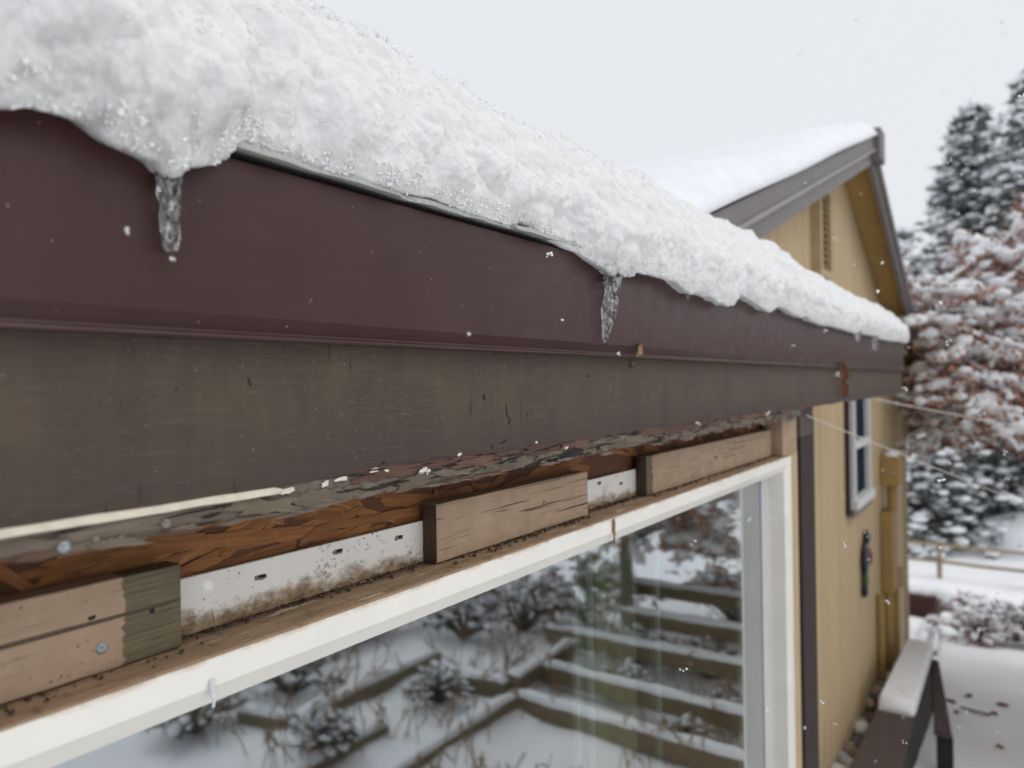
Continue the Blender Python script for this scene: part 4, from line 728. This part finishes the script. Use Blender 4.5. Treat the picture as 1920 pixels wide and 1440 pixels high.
def leafy_tree(label, x_, y_, h_, limbs, seed, leafm, reach=1.0, trunk_r=.13, snow_r=.045, zb=None):
    R_ = random.Random(seed); rg = np.random.default_rng(seed); z_ = G(x_, y_) if zb is None else zb; tr = thing('snowy_tree', label, 'tree', (x_, y_, z_)); wood_ = MB(); sn = MB(); twig_pts = []
    def grow(p, d, L_, r_, lev):
        pts = [p]; rad = [r_]; n_ = 5
        for i in range(n_):
            d = (d + Vector((R_.gauss(0, .16), R_.gauss(0, .16), R_.gauss(-.022 * lev, .10)))).normalized(); pts.append(pts[-1] + d * (L_ / n_)); rad.append(r_ * (1 - .75 * (i + 1) / n_))
        wood_.tube(pts, rad, 6 if lev < 2 else 4)
        if lev >= 1:
            sr = [max(.012, snow_r * (.7 if lev < 3 else .42) * R_.uniform(.65, 1.25) * (.6 if i in (0, n_) else 1)) for i in range(n_ + 1)]; s2 = [q + Vector((R_.gauss(0, .01), R_.gauss(0, .01), rad[i] * .5 + sr[i] * .55)) for i, q in enumerate(pts)]; sn.tube(s2, sr, 7)
        if lev >= 2: twig_pts.extend(pts[1:])
        if lev < 3:
            for i in range({0: 0, 1: 10, 2: 10}[lev]):
                t_ = R_.uniform(.25, 1.0); k_ = min(n_ - 1, int(t_ * n_)); q = pts[k_].lerp(pts[k_ + 1], t_ * n_ - k_ if t_ < 1 else 1); a = R_.uniform(0, 6.283); side = Vector((math.cos(a), math.sin(a), R_.uniform(-.25, .5))); grow(q, (d * .55 + side * .8).normalized(), L_ * R_.uniform(.38, .6), r_ * .45, lev + 1)
    wood_.tube([(x_, y_, z_ - .2), (x_ + .05, y_, z_ + h_ * .25), (x_ - .03, y_, z_ + h_ * .5), (x_, y_, z_ + h_ * .8)], [trunk_r * 1.25, trunk_r, trunk_r * .75, trunk_r * .3], 10)
    for f_, az, el, L_ in limbs:
        a = math.radians(az); grow(Vector((x_, y_, z_ + h_ * f_)), Vector((math.cos(a) * math.cos(math.radians(el)), math.sin(a) * math.cos(math.radians(el)), math.sin(math.radians(el)))), L_ * reach, trunk_r * .5, 1)
    wood_.build('trunk', M['bark'], tr); sn.build('snow_cap', M['far_snow'], tr, 180)
    c = np.array([v[:] for v in twig_pts]); kn = 4; n_ = len(c); b = (c[:, None] + rg.normal(0, .06, (n_, kn, 3))); d = rg.normal(size=(n_, kn, 3)) * (.6, .6, .4) + (0, 0, -.75); d /= np.linalg.norm(d, axis=2, keepdims=True); d *= rg.uniform(.045, .085, (n_, kn, 1)); s_ = np.cross(d, rg.normal(size=(n_, kn, 3))); s_ /= np.linalg.norm(s_, axis=2, keepdims=True); s_ *= np.linalg.norm(d, axis=2, keepdims=True) * .36
    V = np.stack([b, b + d * .5 + s_, b + d, b + d * .5 - s_], 2).reshape(-1, 3); tag(link('foliage', fastmesh('foliage', V, np.arange(len(V)).reshape(-1, 4)), leafm, tr), kind='stuff')
    kk_ = rg.random(n_) < .95; V, Fa = blobs(c[kk_] + (0, 0, .025), .022 + .085 * rg.random(kk_.sum()) ** 1.8, .68, 1, .15); tag(link('snow_clumps', fastmesh('snow_clumps', V, Fa), M['far_snow'], tr, 180), kind='stuff'); return tr
leafy_tree('tree with russet leaves and thick snow on every branch, at the right edge', 1.25, 10.6, 5.95, [(.55, 195, 10, 1.9), (.57, 165, 10, 1.8), (.55, 185, 12, 2.1), (.58, 215, 10, 1.9), (.61, 175, 16, 2.0), (.66, 200, 20, 1.9), (.70, 180, 22, 1.5), (.72, 150, 25, 1.2), (.58, 240, 10, 1.9), (.60, 225, 18, 1.9), (.58, 290, 15, 2.0), (.6, 20, 20, 2.0), (.55, 60, 10, 2.0), (.7, 330, 30, 1.8), (.52, 330, 8, 1.8)], 5, M['russet'], 1.0, .13, .05)
leafy_tree('bare-limbed snowy garden tree seen only as a reflection in the window', 3.15, 8.1, 4.2, [(.30, 200, 25, 1.6), (.30, 100, 20, 1.8), (.34, 60, 15, 1.9), (.36, 340, 20, 1.8), (.45, 130, 20, 1.5), (.55, 260, 15, 1.6), (.5, 20, 20, 1.4), (.65, 320, 30, 1.3), (.7, 180, 40, 1.2), (.6, 80, 30, 1.3)], 9, M['russet'], 1.0, .085, .045)

# ---------------------------------------------------------------- raised beds opposite the window (seen in its reflection)
def timber(label, a, b, zt, h_=.17, w_=.15):
    a, b = Vector((*a, zt)), Vector((*b, zt)); d = (b - a).normalized(); s_ = d.cross(Vector((0, 0, 1))) * w_ / 2; tb = thing('garden_timber', label, 'timber', (a.x, a.y, zt - h_), 'timbers edging the raised beds')
    V = [a - s_, a + s_, b + s_, b - s_]; V += [v - Vector((0, 0, h_)) for v in V]; link('beam', mesh('beam', V, [(0, 1, 2, 3), (7, 6, 5, 4), (0, 4, 5, 1), (1, 5, 6, 2), (2, 6, 7, 3), (3, 7, 4, 0)]), M['timber'], tb)
    n_ = 14; secs = []
    for i in range(n_ + 1):
        p = a.lerp(b, i / n_); hq = .06 * random.uniform(.7, 1.15) * (.3 if i in (0, n_) else 1); k_ = random.uniform(.8, 1.02); secs.append([p - s_ * k_ + Vector((0, 0, .002)), p - s_ * .8 * k_ + Vector((0, 0, hq * .8)), p + Vector((0, 0, hq)), p + s_ * .8 * k_ + Vector((0, 0, hq * .8)), p + s_ * k_ + Vector((0, 0, .002))])
    link('snow_cap', loft_me('snow_cap', secs), M['far_snow'], tb, 60); return tb
for lb, a, b, zt in [('long garden timber nearest the bottom of the window reflection', (.8, 5.5), (3.1, 5.45), -2.88), ('second garden timber step up in the window reflection', (.9, 6.08), (3.2, 6.02), -2.80), ('third and widest garden timber step in the window reflection', (1.1, 6.9), (3.5, 6.75), -2.70), ('garden timber running to the corner of the beds in the reflection', (3.05, 3.0), (3.05, 5.38), -2.88), ('garden timber of the outer bed in the left of the reflection', (4.25, 3.9), (4.25, 5.7), -2.80), ('short angled garden timber at the outer bed in the reflection', (4.75, 3.7), (4.3, 3.85), -2.80), ('low garden timber between the two beds in the reflection', (3.62, 3.1), (3.62, 4.3), -2.86), ('short garden timber behind the bed corner in the reflection', (3.15, 5.46), (3.55, 5.40), -2.80), ('garden timber behind the bed corner running away in the reflection', (3.12, 5.52), (3.12, 6.7), -2.76), ('fourth garden timber step, higher up the reflected slope', (1.0, 7.75), (3.0, 7.65), -2.66), ('fifth and farthest garden timber step in the reflection', (1.3, 8.8), (4.2, 8.6), -2.62), ('far garden timber beside the outer bed in the reflection', (5.4, 4.6), (5.4, 7.2), -2.7)]: timber(lb, a, b, zt - .05, .15, .13)
for i, (lb, x_, y_, r_, h_) in enumerate([('dark plant beside the inner bed corner in the window reflection', 3.6, 5.0, .3, .4), ('dark plant between the two reflected beds, lowest in the glass', 3.7, 3.7, .3, .4), ('twiggy plant behind the outer reflected bed timber', 4.9, 4.3, .5, .55), ('dark plant left of the short angled timber in the reflection', 5.0, 3.4, .4, .45), ('low plant on the second reflected timber step', 2.4, 6.4, .3, .35), ('plant above the widest reflected timber step, right side', 1.9, 7.5, .4, .45), ('plant on the reflected steps nearest the window jamb', 1.3, 6.5, .28, .35), ('plant at the foot of the reflected garden tree', 2.7, 7.4, .4, .4), ('round dark bush high in the reflection, left of the curtain', 4.6, 6.6, .5, .6), ('broad dark bush farthest left in the upper reflection', 5.7, 6.0, .55, .6), ('small tuft between the lower two reflected steps', 1.5, 5.75, .22, .28), ('far twiggy bush high in the reflection beside the jamb', 1.6, 8.9, .5, .5), ('tan leafy bush in the upper centre of the reflection', 3.9, 8.4, .8, 1.0), ('pale tan bush left of the reflected garden tree', 4.3, 7.4, .6, .8), ('tan bush right of the reflected garden tree', 2.4, 9.8, .8, .9)]):
    shrub(lb, x_, y_, r_ * 1.15, h_, 34, leaf=M['straw'] if i > 11 else M['darkgreen'] if i % 3 else M['dryneedle'], snow=.7, group='plants reflected in the window', seed=60 + i)
mb = MB(); R_ = random.Random(77)
for k in range(620):
    x_, y_ = R_.uniform(1.0, 6.0), R_.uniform(3.2, 8.2); 
    if perlin(np.array([[x_ * 1.1, y_ * 1.1, 4.0]]))[0] < -.05: continue
    z_ = G(x_, y_) - .02; p = Vector((x_, y_, z_)); e_ = p + Vector((R_.gauss(0, .10), R_.gauss(0, .10), R_.uniform(.15, .5))); mb.tube([p, p.lerp(e_, .6) + Vector((0, 0, .03)), e_], [.006, .005, .003], 4)
    for q in range(R_.randint(1, 3)): f_ = e_ + Vector((R_.gauss(0, .05), R_.gauss(0, .05), R_.gauss(.0, .05))); mb.tube([p.lerp(e_, .7), f_], [.004, .009], 4)
tag(mb.build('dry_weeds', M['straw']), 'scattered dry weed stalks in the garden snow opposite the window', 'weeds', kind='stuff')
# curtain and rods inside the window
cu = thing('curtain', 'narrow pale curtain with light green edges hanging behind the glass', 'curtain', (-.36, 1.75, -1.95)); secs = []
for i in range(60):
    y_ = 1.60 + i * .0062; secs.append([(-.36 + .018 * math.sin(i * .85), y_, -.32), (-.36 + .022 * math.sin(i * .85 + .3), y_, -1.95), (-.366 + .022 * math.sin(i * .85 + .3), y_, -1.95), (-.366 + .018 * math.sin(i * .85), y_, -.32)])
link('cloth', loft_me('cloth', secs), M['curtain'], cu, 60)
for y_, r_ in [(1.47, .012), (1.41, .007), (1.86, .008)]: tube('rod', [(-.24, y_, -.32), (-.24, y_ + .004, -1.0), (-.24, y_, -1.95)], r_, M['mint'], cu, 8)

# ---------------------------------------------------------------- falling snow
def flake_me(seed, nb=9, spread=1.0):
    R_ = np.random.default_rng(seed); c = R_.normal(0, .5, (nb, 3)) * spread; V, Fa = blobs(c, R_.uniform(.25, .45, nb), 1, 1, .2); return fastmesh('snowflake', V, Fa)
for k, (lb, p, s_) in enumerate([('ragged clump of snow crystals falling before the fascia, mid eave', (.10, .79, .170), .0042), ('round white flake in front of the fascia above its lower band', (.20, .655, .068), .0032), ('round white flake crossing the lower band of the metal fascia', (.22, .47, .043), .0030), ('large blurred flake drifting before the orange strand board', (.27, .20, -.098), .0045), ('small flake below the blunt icicle, left one', (.06, .265, .119), .0022), ('sliver of snow below the blunt icicle, right one', (.05, .305, .105), .0022), ('small bright flake just under the tip of the long icicle', (.08, 1.02, .046), .0026), ('white flake before the far end of the brown board', (.1, 2.6, .02), .008), ('flake falling in front of the bench rail', (.25, 3.2, -1.25), .009)]):
    o = link('snowflake', flake_me(k, 3 if k in (1, 2, 3) else 10, .55 if k in (1, 2, 3) else 1.0), M['grain'], None); o.location = p; o.scale = (s_,) * 3; tag(o, lb, 'snowflake', 'single falling snowflakes')
n_ = 1000; dd = 1.2 + 6 * rng.random(n_); az = rng.uniform(-.72, .74, n_); el = rng.uniform(-.56, .56, n_)
c = np.array([0.6, 0, 0]) + dd[:, None] * (np.array(fwd)[None] + az[:, None] * np.array(r0)[None] + el[:, None] * np.array((0, 0, 1.0))[None]); ok = c[:, 0] > np.where(c[:, 1] < 5.3, .06, -.2); c = c[ok]; n_ = len(c)
cc = (c[:, None] + rng.normal(0, .0028, (n_, 3, 3))).reshape(-1, 3); V, Fa = blobs(cc, np.repeat(rng.uniform(.0010, .0030, n_), 3), 1, 1, .25)
tag(link('falling_snow', fastmesh('falling_snow', V, Fa), M['grain']), 'fine snow drifting through the air', 'snow', kind='stuff')

# ------------------------------------------------------------------ lift everything onto the real ground height
for o in S.objects:
    if o.parent is None and o.type in ('MESH', 'EMPTY'): o.location.z += LIFT
# (children keep their offsets because their parents moved)
